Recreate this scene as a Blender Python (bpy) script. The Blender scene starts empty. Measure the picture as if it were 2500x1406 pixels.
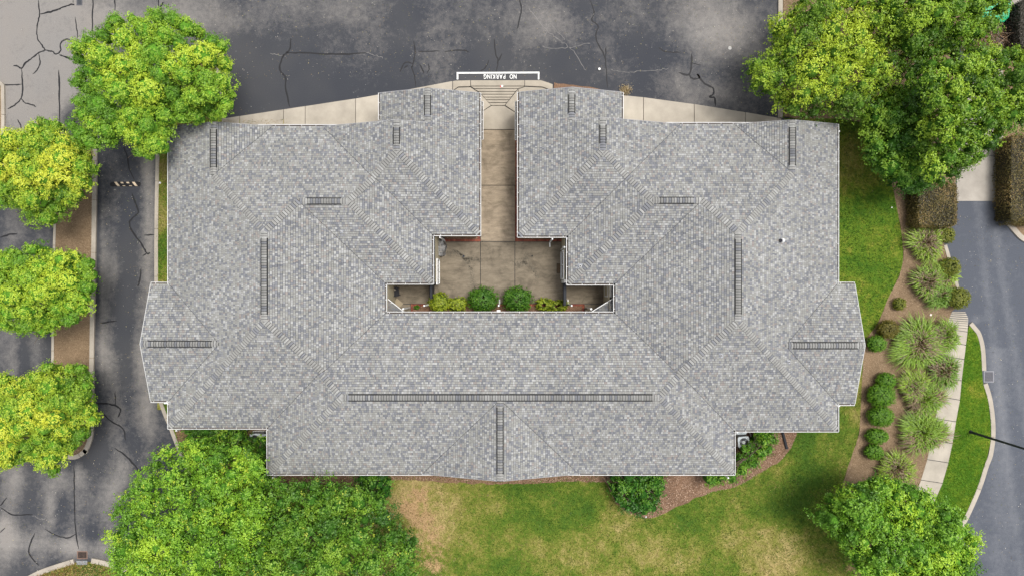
import bpy, math, random
import numpy as np
from mathutils import Vector
from mathutils.geometry import delaunay_2d_cdt, tessellate_polygon

sc = bpy.context.scene
COL = sc.collection
H, F = 42.0, 1680.0          # drone height (m) and focal length (pixels of the 2500 px wide photograph)

# ------------------------------------------------------------------ camera, sky, sun, exposure
cam_d = bpy.data.cameras.new('camera'); cam = bpy.data.objects.new('camera', cam_d); COL.objects.link(cam)
cam.location = (0, 0, H); cam.rotation_euler = (0, 0, 0)
cam_d.sensor_width = 36; cam_d.lens = 36 * F / 2500.0; cam_d.clip_end = 3000
sc.camera = cam
SUN_EL, SUN_AZ = math.radians(73), math.radians(30)      # azimuth measured from +X towards +Y: light from the right
w = bpy.data.worlds.new('World'); sc.world = w; w.use_nodes = True
nt = w.node_tree; nt.nodes.clear()
sky = nt.nodes.new('ShaderNodeTexSky'); sky.sky_type = 'NISHITA'; sky.sun_disc = False
sky.sun_elevation = SUN_EL; sky.sun_rotation = math.pi / 2 - SUN_AZ
sky.air_density = 1.0; sky.dust_density = 4.0; sky.ozone_density = 1.0
hs = nt.nodes.new('ShaderNodeHueSaturation'); hs.inputs['Saturation'].default_value = 0.28
bgn = nt.nodes.new('ShaderNodeBackground'); bgn.inputs['Strength'].default_value = 0.135
wo = nt.nodes.new('ShaderNodeOutputWorld')
nt.links.new(sky.outputs[0], hs.inputs['Color']); nt.links.new(hs.outputs[0], bgn.inputs['Color'])
nt.links.new(bgn.outputs[0], wo.inputs['Surface'])
sd = bpy.data.lights.new('sun', 'SUN'); sun = bpy.data.objects.new('sun', sd); COL.objects.link(sun)
sd.energy = 1.75; sd.angle = math.radians(20); sd.color = (1.0, 0.96, 0.9)
sdir = Vector((math.cos(SUN_EL) * math.cos(SUN_AZ), math.cos(SUN_EL) * math.sin(SUN_AZ), math.sin(SUN_EL)))
sun.rotation_euler = sdir.to_track_quat('Z', 'Y').to_euler(); sun.location = sdir * 80
sc.view_settings.view_transform = 'Standard'; sc.view_settings.look = 'None'
sc.view_settings.exposure = 0.62; sc.view_settings.gamma = 1.0; sc.view_settings.use_curve_mapping = False
sc.cycles.max_bounces = 6; sc.cycles.diffuse_bounces = 3; sc.cycles.transmission_bounces = 3
sc.cycles.transparent_max_bounces = 4; sc.cycles.glossy_bounces = 2
sc.cycles.use_denoising = True

rng = np.random.default_rng(7)
R = random.Random(11)

# ------------------------------------------------------------------ helpers
def P(px, py, z=0.0):
    s = (H - z) / F
    return ((px - 1250.0) * s, (703.0 - py) * s)
def PL(pts, z=0.0): return [P(x, y, z) for x, y in pts]

def tag(o, label=None, cat=None, group=None, kind=None):
    if label: o['label'] = label
    if cat: o['category'] = cat
    if group: o['group'] = group
    if kind: o['kind'] = kind
    return o
def empty(name, loc=(0, 0, 0), **k):
    o = bpy.data.objects.new(name, None); o.empty_display_size = .3; COL.objects.link(o); o.location = loc
    return tag(o, **k)
def link(name, me, parent=None, **k):
    o = bpy.data.objects.new(name, me); COL.objects.link(o)
    if parent is not None:
        o.parent = parent
        o.location = (-parent.location[0], -parent.location[1], -parent.location[2]) if parent.get('_w') is None and parent.parent is None else (0, 0, 0)
    return tag(o, **k)

def np_mesh(name, V, faces_flat, loop_tot, mat, col=None, smooth=False):
    """V Nx3; faces_flat list of vertex indices, loop_tot list of corner counts; col per-vertex Nx3"""
    me = bpy.data.meshes.new(name)
    V = np.asarray(V, np.float32); ff = np.asarray(faces_flat, np.int32).ravel(); lt = np.asarray(loop_tot, np.int32)
    me.vertices.add(len(V)); me.vertices.foreach_set('co', V.ravel())
    me.loops.add(len(ff)); me.loops.foreach_set('vertex_index', ff)
    me.polygons.add(len(lt)); ls = np.concatenate(([0], np.cumsum(lt)[:-1])).astype(np.int32)
    me.polygons.foreach_set('loop_start', ls); me.polygons.foreach_set('loop_total', lt)
    if smooth: me.polygons.foreach_set('use_smooth', np.ones(len(lt), bool))
    me.update(calc_edges=True)
    if col is not None:
        a = me.attributes.new('Col', 'FLOAT_COLOR', 'POINT')
        c = np.ones((len(V), 4), np.float32); c[:, :3] = col; a.data.foreach_set('color', c.ravel())
    if mat: me.materials.append(mat)
    return me

class MB:
    """collects polygons into one mesh"""
    def __init__(s): s.v = []; s.f = []; s.c = []
    def poly(s, pts, col=(1, 1, 1)):
        n = len(s.v); s.v += [tuple(p) for p in pts]; s.c += [col] * len(pts); s.f.append(list(range(n, n + len(pts))))
    def box(s, x0, x1, y0, y1, z0, z1, col=(1, 1, 1)):
        a = [(x0, y0), (x1, y0), (x1, y1), (x0, y1)]; s.prism(a, z0, z1, col)
    def prism(s, pts, z0, z1, col=(1, 1, 1), bottom=True):
        ar = sum(pts[i - 1][0] * pts[i][1] - pts[i][0] * pts[i - 1][1] for i in range(len(pts)))
        if ar < 0: pts = pts[::-1]
        s.poly([(x, y, z1) for x, y in pts], col)
        if bottom: s.poly([(x, y, z0) for x, y in pts[::-1]], col)
        for i in range(len(pts)):
            a, b = pts[i - 1], pts[i]
            s.poly([(a[0], a[1], z0), (b[0], b[1], z0), (b[0], b[1], z1), (a[0], a[1], z1)], col)
    def obox(s, p0, p1, wd, z0, z1, col=(1, 1, 1)):
        dx, dy = p1[0] - p0[0], p1[1] - p0[1]; L = math.hypot(dx, dy) or 1; nx, ny = -dy / L * wd / 2, dx / L * wd / 2
        s.prism([(p0[0] + nx, p0[1] + ny), (p0[0] - nx, p0[1] - ny), (p1[0] - nx, p1[1] - ny), (p1[0] + nx, p1[1] + ny)], z0, z1, col)
    def bar(s, a, b, r, n=6, col=(1, 1, 1), r2=None):
        a = Vector(a); b = Vector(b); d = (b - a).normalized(); u = d.orthogonal().normalized(); v = d.cross(u)
        r2 = r if r2 is None else r2
        A = [a + (u * math.cos(t) + v * math.sin(t)) * r for t in [2 * math.pi * i / n for i in range(n)]]
        B = [b + (u * math.cos(t) + v * math.sin(t)) * r2 for t in [2 * math.pi * i / n for i in range(n)]]
        for i in range(n):
            j = (i + 1) % n; s.poly([A[i], A[j], B[j], B[i]], col)
        s.poly(A[::-1], col); s.poly(B, col)
    def cyl(s, x, y, z0, z1, r, n=16, col=(1, 1, 1), r2=None): s.bar((x, y, z0), (x, y, z1), r, n, col, r2)
    def mesh(s, name, mat, smooth=False):
        flat = [i for f in s.f for i in f]
        return np_mesh(name, s.v, flat, [len(f) for f in s.f], mat, np.array(s.c, np.float32), smooth)
    def build(s, name, mat, parent=None, **k): return link(name, s.mesh(name, mat), parent, **k)

def n_(t, typ, **k):
    n = t.nodes.new(typ)
    for a, b in k.items():
        if a in n.inputs: n.inputs[a].default_value = b
        else: setattr(n, a, b)
    return n
def new_mat(name, rough=.85, spec=.3):
    m = bpy.data.materials.new(name); m.use_nodes = True; t = m.node_tree; b = t.nodes['Principled BSDF']
    b.inputs['Roughness'].default_value = rough; b.inputs['Specular IOR Level'].default_value = spec
    return m, t, b
def noise(t, scale, detail=4, rough=.6, dist=0, vec=None):
    n = n_(t, 'ShaderNodeTexNoise', Scale=scale, Detail=detail, Roughness=rough, Distortion=dist)
    if vec is None: vec = n_(t, 'ShaderNodeNewGeometry').outputs['Position']
    t.links.new(vec, n.inputs['Vector']); return n.outputs['Fac']
def ramp(t, src, stops):
    r = t.nodes.new('ShaderNodeValToRGB'); e = r.color_ramp.elements
    while len(e) < len(stops): e.new(0.5)
    for i, (p, c) in enumerate(stops): e[i].position = p; e[i].color = (c[0], c[1], c[2], 1) if hasattr(c, '__len__') else (c, c, c, 1)
    t.links.new(src, r.inputs[0]); return r.outputs['Color']
def mix(t, fac, a, b, mode='MIX'):
    m = t.nodes.new('ShaderNodeMix'); m.data_type = 'RGBA'; m.blend_type = mode
    for s, v in ((m.inputs['Factor'], fac), (m.inputs['A'], a), (m.inputs['B'], b)):
        if isinstance(v, (int, float)): s.default_value = v
        elif isinstance(v, tuple): s.default_value = (v[0], v[1], v[2], 1)
        else: t.links.new(v, s)
    return m.outputs['Result']
def math_(t, op, a, b=None):
    m = t.nodes.new('ShaderNodeMath'); m.operation = op
    for i, v in enumerate((a, b)):
        if v is None: continue
        if isinstance(v, (int, float)): m.inputs[i].default_value = v
        else: t.links.new(v, m.inputs[i])
    return m.outputs[0]
def bump(t, b, src, strength=.3, dist=.02):
    n = n_(t, 'ShaderNodeBump', Strength=strength, Distance=dist); t.links.new(src, n.inputs['Height']); t.links.new(n.outputs[0], b.inputs['Normal'])
def attr(t, name='Col'):
    a = t.nodes.new('ShaderNodeAttribute'); a.attribute_name = name; return a

def simple(name, col, rough=.7, var=.12, scale=8, metallic=0, spec=.3):
    m, t, b = new_mat(name, rough, spec); b.inputs['Metallic'].default_value = metallic
    c = mix(t, noise(t, scale), tuple(x * (1 - var) for x in col), tuple(min(1, x * (1 + var)) for x in col))
    t.links.new(c, b.inputs['Base Color']); return m

# vertex-coloured materials
def vcol_mat(name, rough=.85, ns=6, lo=.85, hi=1.12, grain=None, bumps=None, spec=.25):
    m, t, b = new_mat(name, rough, spec)
    a = attr(t).outputs['Color']
    g = ramp(t, noise(t, ns, 5), [(.3, lo), (.7, hi)])
    c = mix(t, 1.0, a, g, 'MULTIPLY')
    if grain:
        c = mix(t, 1.0, c, ramp(t, noise(t, grain[0], 2, .7), [(.35, grain[1]), (.65, grain[2])]), 'MULTIPLY')
    t.links.new(c, b.inputs['Base Color'])
    if bumps: bump(t, b, noise(t, bumps[0], 3), bumps[1], .02)
    return m
M_shingle = vcol_mat('asphalt_shingle', .92, .35, .93, 1.07, grain=(60, .86, 1.12), bumps=(120, .3))
M_vinyl = simple('white_gutter_paint', (.66, .66, .65), .45, .05, 4)
M_trough = simple('gutter_debris', (.10, .085, .075), .9, .7, 3)
M_dark = simple('dark_metal', (.018, .018, .022), .45, .2, 10)
M_deck = simple('roof_underlayment', (.06, .06, .06), .9)
M_vent = simple('black_vent_plastic', (.012, .012, .012), .7)
M_wall = simple('tan_siding', (.42, .37, .26), .8, .08, 3)
M_conc = vcol_mat('concrete', .9, .9, .80, 1.12, grain=(30, .93, 1.05), bumps=(60, .2))
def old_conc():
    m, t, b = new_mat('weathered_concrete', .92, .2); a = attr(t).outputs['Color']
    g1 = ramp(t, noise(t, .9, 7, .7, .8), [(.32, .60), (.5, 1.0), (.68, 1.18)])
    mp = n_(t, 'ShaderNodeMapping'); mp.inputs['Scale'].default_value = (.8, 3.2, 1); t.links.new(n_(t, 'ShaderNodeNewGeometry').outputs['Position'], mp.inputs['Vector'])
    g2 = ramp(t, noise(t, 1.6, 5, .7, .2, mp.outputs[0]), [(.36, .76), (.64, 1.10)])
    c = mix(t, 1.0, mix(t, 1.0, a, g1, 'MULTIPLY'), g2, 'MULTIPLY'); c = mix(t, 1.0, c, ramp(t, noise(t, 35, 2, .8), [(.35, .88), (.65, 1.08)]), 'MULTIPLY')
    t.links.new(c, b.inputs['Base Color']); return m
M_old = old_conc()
M_kerb = vcol_mat('kerb_concrete', .9, 1.5, .85, 1.1, grain=(40, .9, 1.08))
M_brick = vcol_mat('brick', .9, 5, .8, 1.2, grain=(70, .85, 1.1))
M_glass = simple('window_glass', (.02, .025, .03), .08, .1, 2, spec=.6)
M_paint, _t, _b = new_mat('road_paint', .75)
_t.links.new(mix(_t, ramp(_t, noise(_t, 5, 6, .8), [(.60, 0.0), (.72, .8)]), (.74, .74, .72), (.16, .16, .17)), _b.inputs['Base Color'])
M_bark = simple('bark', (.10, .075, .055), .95, .35, 14)
M_steel = simple('galvanised_steel', (.32, .33, .34), .45, .15, 12, .6)
M_vc = vcol_mat('plain_painted', .6, 6, .92, 1.06)

def leaf_mat(name, transl=.24):
    m = bpy.data.materials.new(name); m.use_nodes = True; t = m.node_tree; t.nodes.clear()
    a = attr(t).outputs['Color']
    d = n_(t, 'ShaderNodeBsdfDiffuse'); tr = n_(t, 'ShaderNodeBsdfTranslucent'); g = n_(t, 'ShaderNodeBsdfGlossy', Roughness=.5)
    t.links.new(a, d.inputs['Color'])
    c2 = mix(t, 1.0, a, (1.15, 1.05, .55), 'MULTIPLY'); t.links.new(c2, tr.inputs['Color'])
    g.inputs['Color'].default_value = (.9, .9, .9, 1)
    m1 = n_(t, 'ShaderNodeMixShader', Fac=transl); m2 = n_(t, 'ShaderNodeMixShader', Fac=.03)
    t.links.new(d.outputs[0], m1.inputs[1]); t.links.new(tr.outputs[0], m1.inputs[2])
    t.links.new(m1.outputs[0], m2.inputs[1]); t.links.new(g.outputs[0], m2.inputs[2])
    o = t.nodes.new('ShaderNodeOutputMaterial'); t.links.new(m2.outputs[0], o.inputs['Surface']); return m
M_leaf = leaf_mat('leaf'); M_blade = leaf_mat('grass_blade', .25)
M_chip = vcol_mat('wood_chip', .95, 3, .8, 1.2)

def asphalt_mat():
    m, t, b = new_mat('asphalt', .93, .2)
    a = attr(t); sep = n_(t, 'ShaderNodeSeparateColor'); t.links.new(a.outputs['Color'], sep.inputs[0])
    worn_and_shade, dark, blue = sep.outputs[0], sep.outputs[1], sep.outputs[2]
    n1 = noise(t, .55, 8, .68, .6); n2 = noise(t, 3.2, 6, .75, .3); n3 = noise(t, 22, 3, .8)
    f = math_(t, 'ADD', worn_and_shade, math_(t, 'MULTIPLY', math_(t, 'SUBTRACT', n1, .5), .75))
    f = math_(t, 'ADD', f, math_(t, 'MULTIPLY', math_(t, 'SUBTRACT', n2, .5), .85))
    f = math_(t, 'ADD', f, math_(t, 'MULTIPLY', math_(t, 'SUBTRACT', n3, .5), .45))
    wear = ramp(t, f, [(.24, 0.0), (.60, .5), (.95, 1.0)])
    base = mix(t, blue, mix(t, ramp(t, noise(t, .12, 3), [(.4, 0.0), (.6, 1.0)]), (.043, .046, .055), (.060, .061, .066)), (.080, .088, .107))
    lightc = mix(t, blue, mix(t, noise(t, .3, 3), (.235, .212, .19), (.20, .195, .19)), (.16, .166, .182))
    c = mix(t, wear, base, lightc)
    c = mix(t, 1.0, c, ramp(t, n3, [(.3, .82), (.7, 1.16)]), 'MULTIPLY')
    dk = math_(t, 'ADD', dark, math_(t, 'MULTIPLY', math_(t, 'SUBTRACT', n2, .5), .5))
    c = mix(t, ramp(t, dk, [(.35, 0.0), (.9, .75)]), c, (.03, .03, .032))
    v = n_(t, 'ShaderNodeTexVoronoi', Scale=3.2); t.links.new(n_(t, 'ShaderNodeNewGeometry').outputs['Position'], v.inputs['Vector'])
    sp = ramp(t, v.outputs['Distance'], [(.05, 1.0), (.075, 0.0)])
    sp = math_(t, 'MULTIPLY', sp, ramp(t, noise(t, 1.1, 2), [(.52, 0.0), (.6, .6)]))
    c = mix(t, sp, c, (.42, .42, .40))
    t.links.new(c, b.inputs['Base Color']); bump(t, b, n3, .25, .01); return m
M_asph = asphalt_mat()

def lawn_mat():
    m, t, b = new_mat('lawn', .95, .1)
    a = attr(t); sep = n_(t, 'ShaderNodeSeparateColor'); t.links.new(a.outputs['Color'], sep.inputs[0])
    dry, dirt, lush = sep.outputs[0], sep.outputs[1], sep.outputs[2]
    n1 = noise(t, .45, 5, .6, .5); n2 = noise(t, 2.6, 6, .75); n3 = noise(t, 14, 4, .85)
    f = math_(t, 'ADD', dry, math_(t, 'MULTIPLY', math_(t, 'SUBTRACT', n1, .5), 1.1))
    f = math_(t, 'ADD', f, math_(t, 'MULTIPLY', math_(t, 'SUBTRACT', n2, .5), 1.15))
    f = math_(t, 'ADD', f, math_(t, 'MULTIPLY', math_(t, 'SUBTRACT', n3, .5), .8))
    g = ramp(t, f, [(.0, (.050, .105, .014)), (.3, (.095, .145, .018)), (.52, (.175, .180, .038)), (.9, (.33, .26, .11))])
    g = mix(t, lush, g, ramp(t, f, [(.0, (.060, .145, .010)), (.3, (.125, .195, .014)), (.6, (.22, .225, .026))]))
    fd = math_(t, 'ADD', dirt, math_(t, 'MULTIPLY', math_(t, 'SUBTRACT', n2, .5), 1.3))
    fd = math_(t, 'ADD', fd, math_(t, 'MULTIPLY', math_(t, 'SUBTRACT', n3, .5), .7))
    c = mix(t, ramp(t, fd, [(.42, 0.0), (.62, 1.0)]), g, mix(t, n2, (.30, .19, .10), (.42, .29, .15)))
    c = mix(t, 1.0, c, ramp(t, n3, [(.25, .6), (.75, 1.35)]), 'MULTIPLY')
    t.links.new(c, b.inputs['Base Color']); bump(t, b, n3, .6, .05); return m
M_lawn = lawn_mat()
def mulch_mat(name, c0, c1, c2):
    m, t, b = new_mat(name, .97, .1)
    n1 = noise(t, .8, 5, .6); n3 = noise(t, 16, 4, .85)
    c = ramp(t, n3, [(.25, c0), (.5, c1), (.75, c2)])
    c = mix(t, 1.0, c, ramp(t, n1, [(.3, .8), (.7, 1.18)]), 'MULTIPLY')
    t.links.new(c, b.inputs['Base Color']); bump(t, b, n3, .7, .05); return m
M_mulch = mulch_mat('brown_mulch', (.11, .072, .042), (.215, .15, .092), (.34, .25, .165))
M_red = mulch_mat('red_mulch', (.07, .04, .025), (.19, .115, .073), (.35, .235, .165))

# ------------------------------------------------------------------ geometry utilities
def wobble(pts, step=.35, amp=.06, seed=0):
    r = random.Random(seed); out = []
    for i in range(len(pts)):
        a, b = pts[i], pts[(i + 1) % len(pts)]; L = math.hypot(b[0] - a[0], b[1] - a[1]); n = max(1, int(L / step)) if L < 60 else 1
        for k in range(n):
            t = k / n; out.append((a[0] + (b[0] - a[0]) * t + r.uniform(-amp, amp), a[1] + (b[1] - a[1]) * t + r.uniform(-amp, amp)))
    return out
def smooth_line(pts, n=6):
    out = []
    for i in range(len(pts) - 1):
        p0 = pts[max(i - 1, 0)]; p1 = pts[i]; p2 = pts[i + 1]; p3 = pts[min(i + 2, len(pts) - 1)]
        for k in range(n):
            t = k / n
            out.append(tuple(.5 * (2 * p1[j] + (p2[j] - p0[j]) * t + (2 * p0[j] - 5 * p1[j] + 4 * p2[j] - p3[j]) * t * t + (3 * p1[j] - p0[j] - 3 * p2[j] + p3[j]) * t ** 3) for j in (0, 1)))
    out.append(pts[-1]); return out
def inpoly(x, y, poly):
    c = np.zeros(len(x), bool); n = len(poly)
    for i in range(n):
        x1, y1 = poly[i - 1]; x2, y2 = poly[i]
        m = ((y1 > y) != (y2 > y)) & (x < (x2 - x1) * (y - y1) / ((y2 - y1) or 1e-9) + x1); c ^= m
    return c
def edgedist(x, y, poly):
    d = np.full(len(x), 1e9)
    for i in range(len(poly)):
        x1, y1 = poly[i - 1]; x2, y2 = poly[i]; dx, dy = x2 - x1, y2 - y1; L = dx * dx + dy * dy or 1e-9
        t = np.clip(((x - x1) * dx + (y - y1) * dy) / L, 0, 1); d = np.minimum(d, np.hypot(x - x1 - t * dx, y - y1 - t * dy))
    return d
def plate(name, poly, z0, z1, res, mat, attrfn=None, parent=None, holes=(), **k):
    """raised ground plate with interior grid points carrying colour attributes"""
    xs = [p[0] for p in poly]; ys = [p[1] for p in poly]
    gx, gy = np.meshgrid(np.arange(min(xs) + res / 2, max(xs), res), np.arange(min(ys) + res / 2, max(ys), res))
    gx = gx.ravel(); gy = gy.ravel()
    ins = inpoly(gx, gy, poly) & (edgedist(gx, gy, poly) > res * .35)
    for h in holes: ins &= ~inpoly(gx, gy, h)
    gx = gx[ins]; gy = gy[ins]
    vs = [Vector(p) for p in poly] + [Vector((a, b)) for a, b in zip(gx, gy)]
    ed = [(i, (i + 1) % len(poly)) for i in range(len(poly))]
    v2, e2, f2, *_ = delaunay_2d_cdt(vs, ed, [], 1, 1e-5)
    v = np.array([(a[0], a[1], z1) for a in v2]); n = len(v); faces = [list(f) for f in f2]
    col = attrfn(v[:, 0], v[:, 1]) if attrfn else np.ones((n, 3))
    sk = [(a[0], a[1], z1) for a in poly] + [(a[0], a[1], z0) for a in poly]; m = len(poly)
    ar = sum(poly[i - 1][0] * poly[i][1] - poly[i][0] * poly[i - 1][1] for i in range(m))
    for i in range(m):
        j = (i + 1) % m; q = [n + i, n + m + i, n + m + j, n + j]
        faces.append(q if ar > 0 else q[::-1])
    V = np.vstack([v, np.array(sk)]); c = np.vstack([col, np.repeat(col[:1], 2 * m, 0)])
    me = np_mesh(name, V, [i for f in faces for i in f], [len(f) for f in faces], mat, c)
    return link(name, me, parent, **k)
def blobs(x, y, lst):
    o = np.zeros(len(x))
    for (px, py, rx, ry, a) in lst:
        cx, cy = P(px, py); o += a * np.exp(-(((x - cx) / (rx / 40)) ** 2 + ((y - cy) / (ry / 40)) ** 2))
    return o

# ------------------------------------------------------------------ ground
g = MB(); g.poly([(-600, -600, -.05), (600, -600, -.05), (600, 600, -.05), (-600, 600, -.05)], (.4, .1, 0))
g.build('ground', M_lawn, kind='structure')

def asph_attr(x, y):
    px = x * 40 + 1250; py = 703 - y * 40
    worn_and_shade = blobs(x, y, [(40, 120, 150, 190, .75), (110, 240, 110, 90, .35), (200, 60, 120, 90, .35), (330, 20, 120, 50, .25), (470, 40, 90, 60, .25),
        (760, 20, 160, 40, .22), (1330, 50, 60, 50, .3), (1400, 90, 60, 40, .15), (1790, 90, 110, 60, .45), (1700, 40, 120, 60, .25), (1880, 150, 50, 80, .1),
        (1760, 240, 90, 35, .3), (1640, 200, 60, 40, .2), (1060, 130, 40, 90, .12), (1210, 60, 50, 60, .15), (560, 60, 60, 40, .2),
        (365, 640, 14, 260, .38), (252, 640, 8, 300, .30), (360, 400, 16, 60, .35), (275, 660, 30, 35, .25), (280, 890, 35, 60, .15),
        (340, 880, 30, 80, .3), (250, 870, 20, 60, .25), (350, 1000, 30, 60, .3), (290, 1010, 40, 50, .15), (310, 1140, 30, 40, .3),
        (60, 520, 30, 80, .2), (35, 860, 14, 90, .3), (85, 860, 12, 80, .2), (20, 700, 20, 90, .3), (20, 1180, 40, 60, .25), (45, 1170, 20, 50, .2),
        (150, 1170, 22, 35, .5), (125, 1240, 14, 50, .4), (190, 1150, 12, 30, .4), (270, 1200, 50, 50, .28), (20, 1320, 60, 45, .5), (150, 1330, 50, 25, .55),
        (230, 1340, 60, 22, .4), (10, 1280, 25, 30, .3), (240, 1250, 40, 40, .2), (2450, 100, 60, 200, .1),
        (700, 240, 220, 60, -.35), (640, 180, 100, 90, -.3), (480, 340, 60, 30, -.2), (1480, 230, 90, 40, -.1), (1560, 130, 120, 60, -.1), (1250, 150, 150, 60, -.12),
        (305, 560, 26, 160, -.12), (310, 860, 22, 150, -.15), (190, 285, 40, 40, -.6), (1880, 90, 45, 60, -.3), (190, 1110, 60, 30, -.4), (60, 90, 30, 60, -.15)])  # the dip left of the feathery tree is its shade painted in, not wear
    lightbase = np.where(px < 200, .1, 0) * np.where(py < 330, 1, 0)
    streak = .10 * np.sin(px * .075 + np.sin(py * .01)) * ((px < 400) & (py > 380)) + .05 * np.sin(px * .03 + py * .004) * ((py < 330) & (px > 400))
    right = px > 2230
    rw = .32 * np.exp(-((px - (2385 + (py - 500) * .12)) / 12) ** 2) * (py > 450) + .32 * np.exp(-((px - (2420 + (py - 500) * .16)) / 13) ** 2) * (py > 450) \
        + .3 * np.exp(-((px - 2440) / 30) ** 2) * (py > 850) + blobs(x, y, [(2385, 780, 15, 8, .5), (2380, 1280, 30, 60, .1)])
    worn_and_shade = np.where(right, .20 + rw, .27 + worn_and_shade * 1.15 + lightbase + streak * 1.3)
    dark = blobs(x, y, [(275, 648, 12, 12, .5), (240, 560, 4, 180, .25), (243, 780, 5, 140, .3), (60, 60, 30, 40, .2), (1215, 105, 20, 20, .3), (35, 280, 14, 40, .35),
        (340, 985, 12, 40, .5), (260, 1000, 14, 14, .45), (1880, 100, 40, 60, .45), (1885, 180, 30, 40, .35), (180, 290, 40, 28, .55), (275, 950, 22, 14, .4),  # blobs at the upper right paint the feathery tree's shade into the asphalt
        (345, 560, 12, 10, .3), (300, 450, 70, 12, .15), (2440, 960, 12, 30, .15)])
    return np.stack([np.clip(worn_and_shade, 0, 1), np.clip(dark, 0, 1), right.astype(float)], 1)
res = .25
gx, gy = np.meshgrid(np.arange(-48, 48.01, res), np.arange(-32, 32.01, res)); nx_, ny_ = gx.shape[1], gx.shape[0]
idx = np.arange(nx_ * ny_).reshape(ny_, nx_)
q = np.stack([idx[:-1, :-1], idx[:-1, 1:], idx[1:, 1:], idx[1:, :-1]], -1).reshape(-1, 4)
me = np_mesh('asphalt_road', np.stack([gx.ravel(), gy.ravel(), np.zeros(gx.size)], 1), q, [4] * len(q), M_asph, asph_attr(gx.ravel(), gy.ravel()))
road = link('asphalt_road', me, kind='structure')

# crack sealant lines
CR = [[(93,0),(97,35),(95,45),(90,75),(92,95),(105,115),(112,123),(128,126),(137,133),(148,125),(148,107),(158,98),(172,97)],
 [(112,123),(95,130),(75,145),(62,155),(52,168),(45,163),(32,160)],[(52,168),(55,205),(52,240),(35,258),(18,266)],[(52,242),(62,252),(80,257),(88,262)],
 [(95,132),(98,155),(90,172),(80,182)],[(97,35),(130,28),(150,20),(172,12),(182,13)],[(178,0),(178,8)],[(183,42),(188,75),(190,95)],[(228,-10),(226,30),(225,100)],
 [(280,-10),(281,28)],[(388,-10),(386,25)],[(400,5),(390,20)],[(144,172),(145,230),(146,300)],[(145,134),(160,140),(175,146)],[(0,208),(30,208),(52,207)],[(43,292),(50,305),(53,315)],
 [(165,197),(180,204)],[(187,245),(190,235),(199,232)],[(710,93),(708,118),(700,130),(690,140),(683,170),(697,190),(698,220),(708,263)],
 [(700,130),(740,130),(790,132),(840,133),(895,129)],[(1010,100),(1013,130),(1008,160),(1005,165),(1012,185),(1015,212)],[(1020,127),(1075,125)],[(1085,127),(1130,123),(1145,128)],
 [(1008,158),(995,152),(985,158),(980,170),(977,176)],[(986,167),(996,160)],[(1025,158),(1031,170),(1035,180)],[(1046,157),(1048,168),(1043,180)],
 [(1265,-10),(1273,20),(1268,50),(1262,75)],[(1207,95),(1210,132),(1216,147),(1212,177)],[(1226,132),(1217,150)],[(1194,147),(1185,166),(1171,175)],
 [(1440,0),(1450,30),(1445,50),(1460,65),(1455,95),(1475,136),(1479,160),(1483,215)],[(1480,114),(1478,139)],[(1607,115),(1620,125),(1640,128),(1662,128)],
 [(1689,132),(1688,155),(1682,183),(1657,178)],[(1688,155),(1712,160)],[(1682,183),(1692,193),(1707,190),(1703,182),(1720,205),(1740,215),(1741,230),(1732,238),(1745,240),(1746,260)],
 [(302,360),(312,385),(315,410),(328,440)],[(322,470),(328,490),(337,512),(336,522),(318,540),(320,560),(345,595),(358,618),(366,617)],[(358,618),(348,625)],
 [(378,573),(352,575)],[(345,655),(340,690),(336,700)],[(245,788),(265,786),(285,783)],[(230,985),(260,985),(282,990),(295,1000),(288,1018)],[(282,990),(281,955)],
 [(250,1008),(275,1030),(300,1045),(307,1075)],[(280,1093),(310,1115),(338,1150),(330,1175),(320,1180)],[(338,1150),(355,1140),(378,1132)],[(350,1150),(378,1150)],
 [(181,1135),(181,1180),(182,1230),(185,1300),(192,1340)],[(0,1238),(30,1255),(60,1256),(80,1255)],[(0,1235),(17,1214)],[(110,1290),(135,1305),(165,1312),(185,1303)],
 [(85,1300),(70,1345),(95,1380)],[(0,580),(22,573),(42,571)],[(320,1180),(328,1198)],[(0,1300),(12,1288)],[(2390,1395),(2400,1400)]]
mb = MB()
for i, c in enumerate(CR):
    pts = smooth_line(PL(c), 5); pts = [(a + R.uniform(-.02, .02), b + R.uniform(-.02, .02)) for a, b in pts]
    L = []; Rr = []
    w0 = R.uniform(.055, .095) * (.65 if i in (6, 7, 14) else 1)
    for k, (a, b) in enumerate(pts):
        c0 = pts[max(k - 1, 0)]; c1 = pts[min(k + 1, len(pts) - 1)]; dx, dy = c1[0] - c0[0], c1[1] - c0[1]; l = math.hypot(dx, dy) or 1
        ww = w0 * R.uniform(.6, 1.25) * min(1, (k + .5) / 3, (len(pts) - k - .5) / 3) / 2 + .008
        L.append((a - dy / l * ww, b + dx / l * ww, .005)); Rr.append((a + dy / l * ww, b - dx / l * ww, .005))
    for k in range(len(pts) - 1): mb.poly([L[k], Rr[k], Rr[k + 1], L[k + 1]], (.015, .015, .017))
mb.build('crack_sealant', M_vc, road, kind='stuff')
# pale hairline cracks near the entrance
mb = MB()
for c in [[(1290,20),(1330,70),(1365,98),(1400,125),(1430,172)],[(1490,172),(1540,176),(1600,172),(1630,168)],[(1330,92),(1335,75),(1345,60),(1380,100)],[(660,130),(680,135),(697,140)],[(893,128),(915,135),(935,142)],[(80,1258),(100,1265),(115,1270)],[(1325,115),(1380,118),(1440,105)]]:
    pts = smooth_line(PL(c), 8); pts = [(a + R.uniform(-.05, .05), b + R.uniform(-.05, .05)) for a, b in pts]
    for k in range(len(pts) - 1): mb.obox(pts[k], pts[k + 1], R.uniform(.012, .03), .001, .005, (.2, .19, .18))
mb.build('hairline_crack', M_vc, road, kind='stuff')

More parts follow.
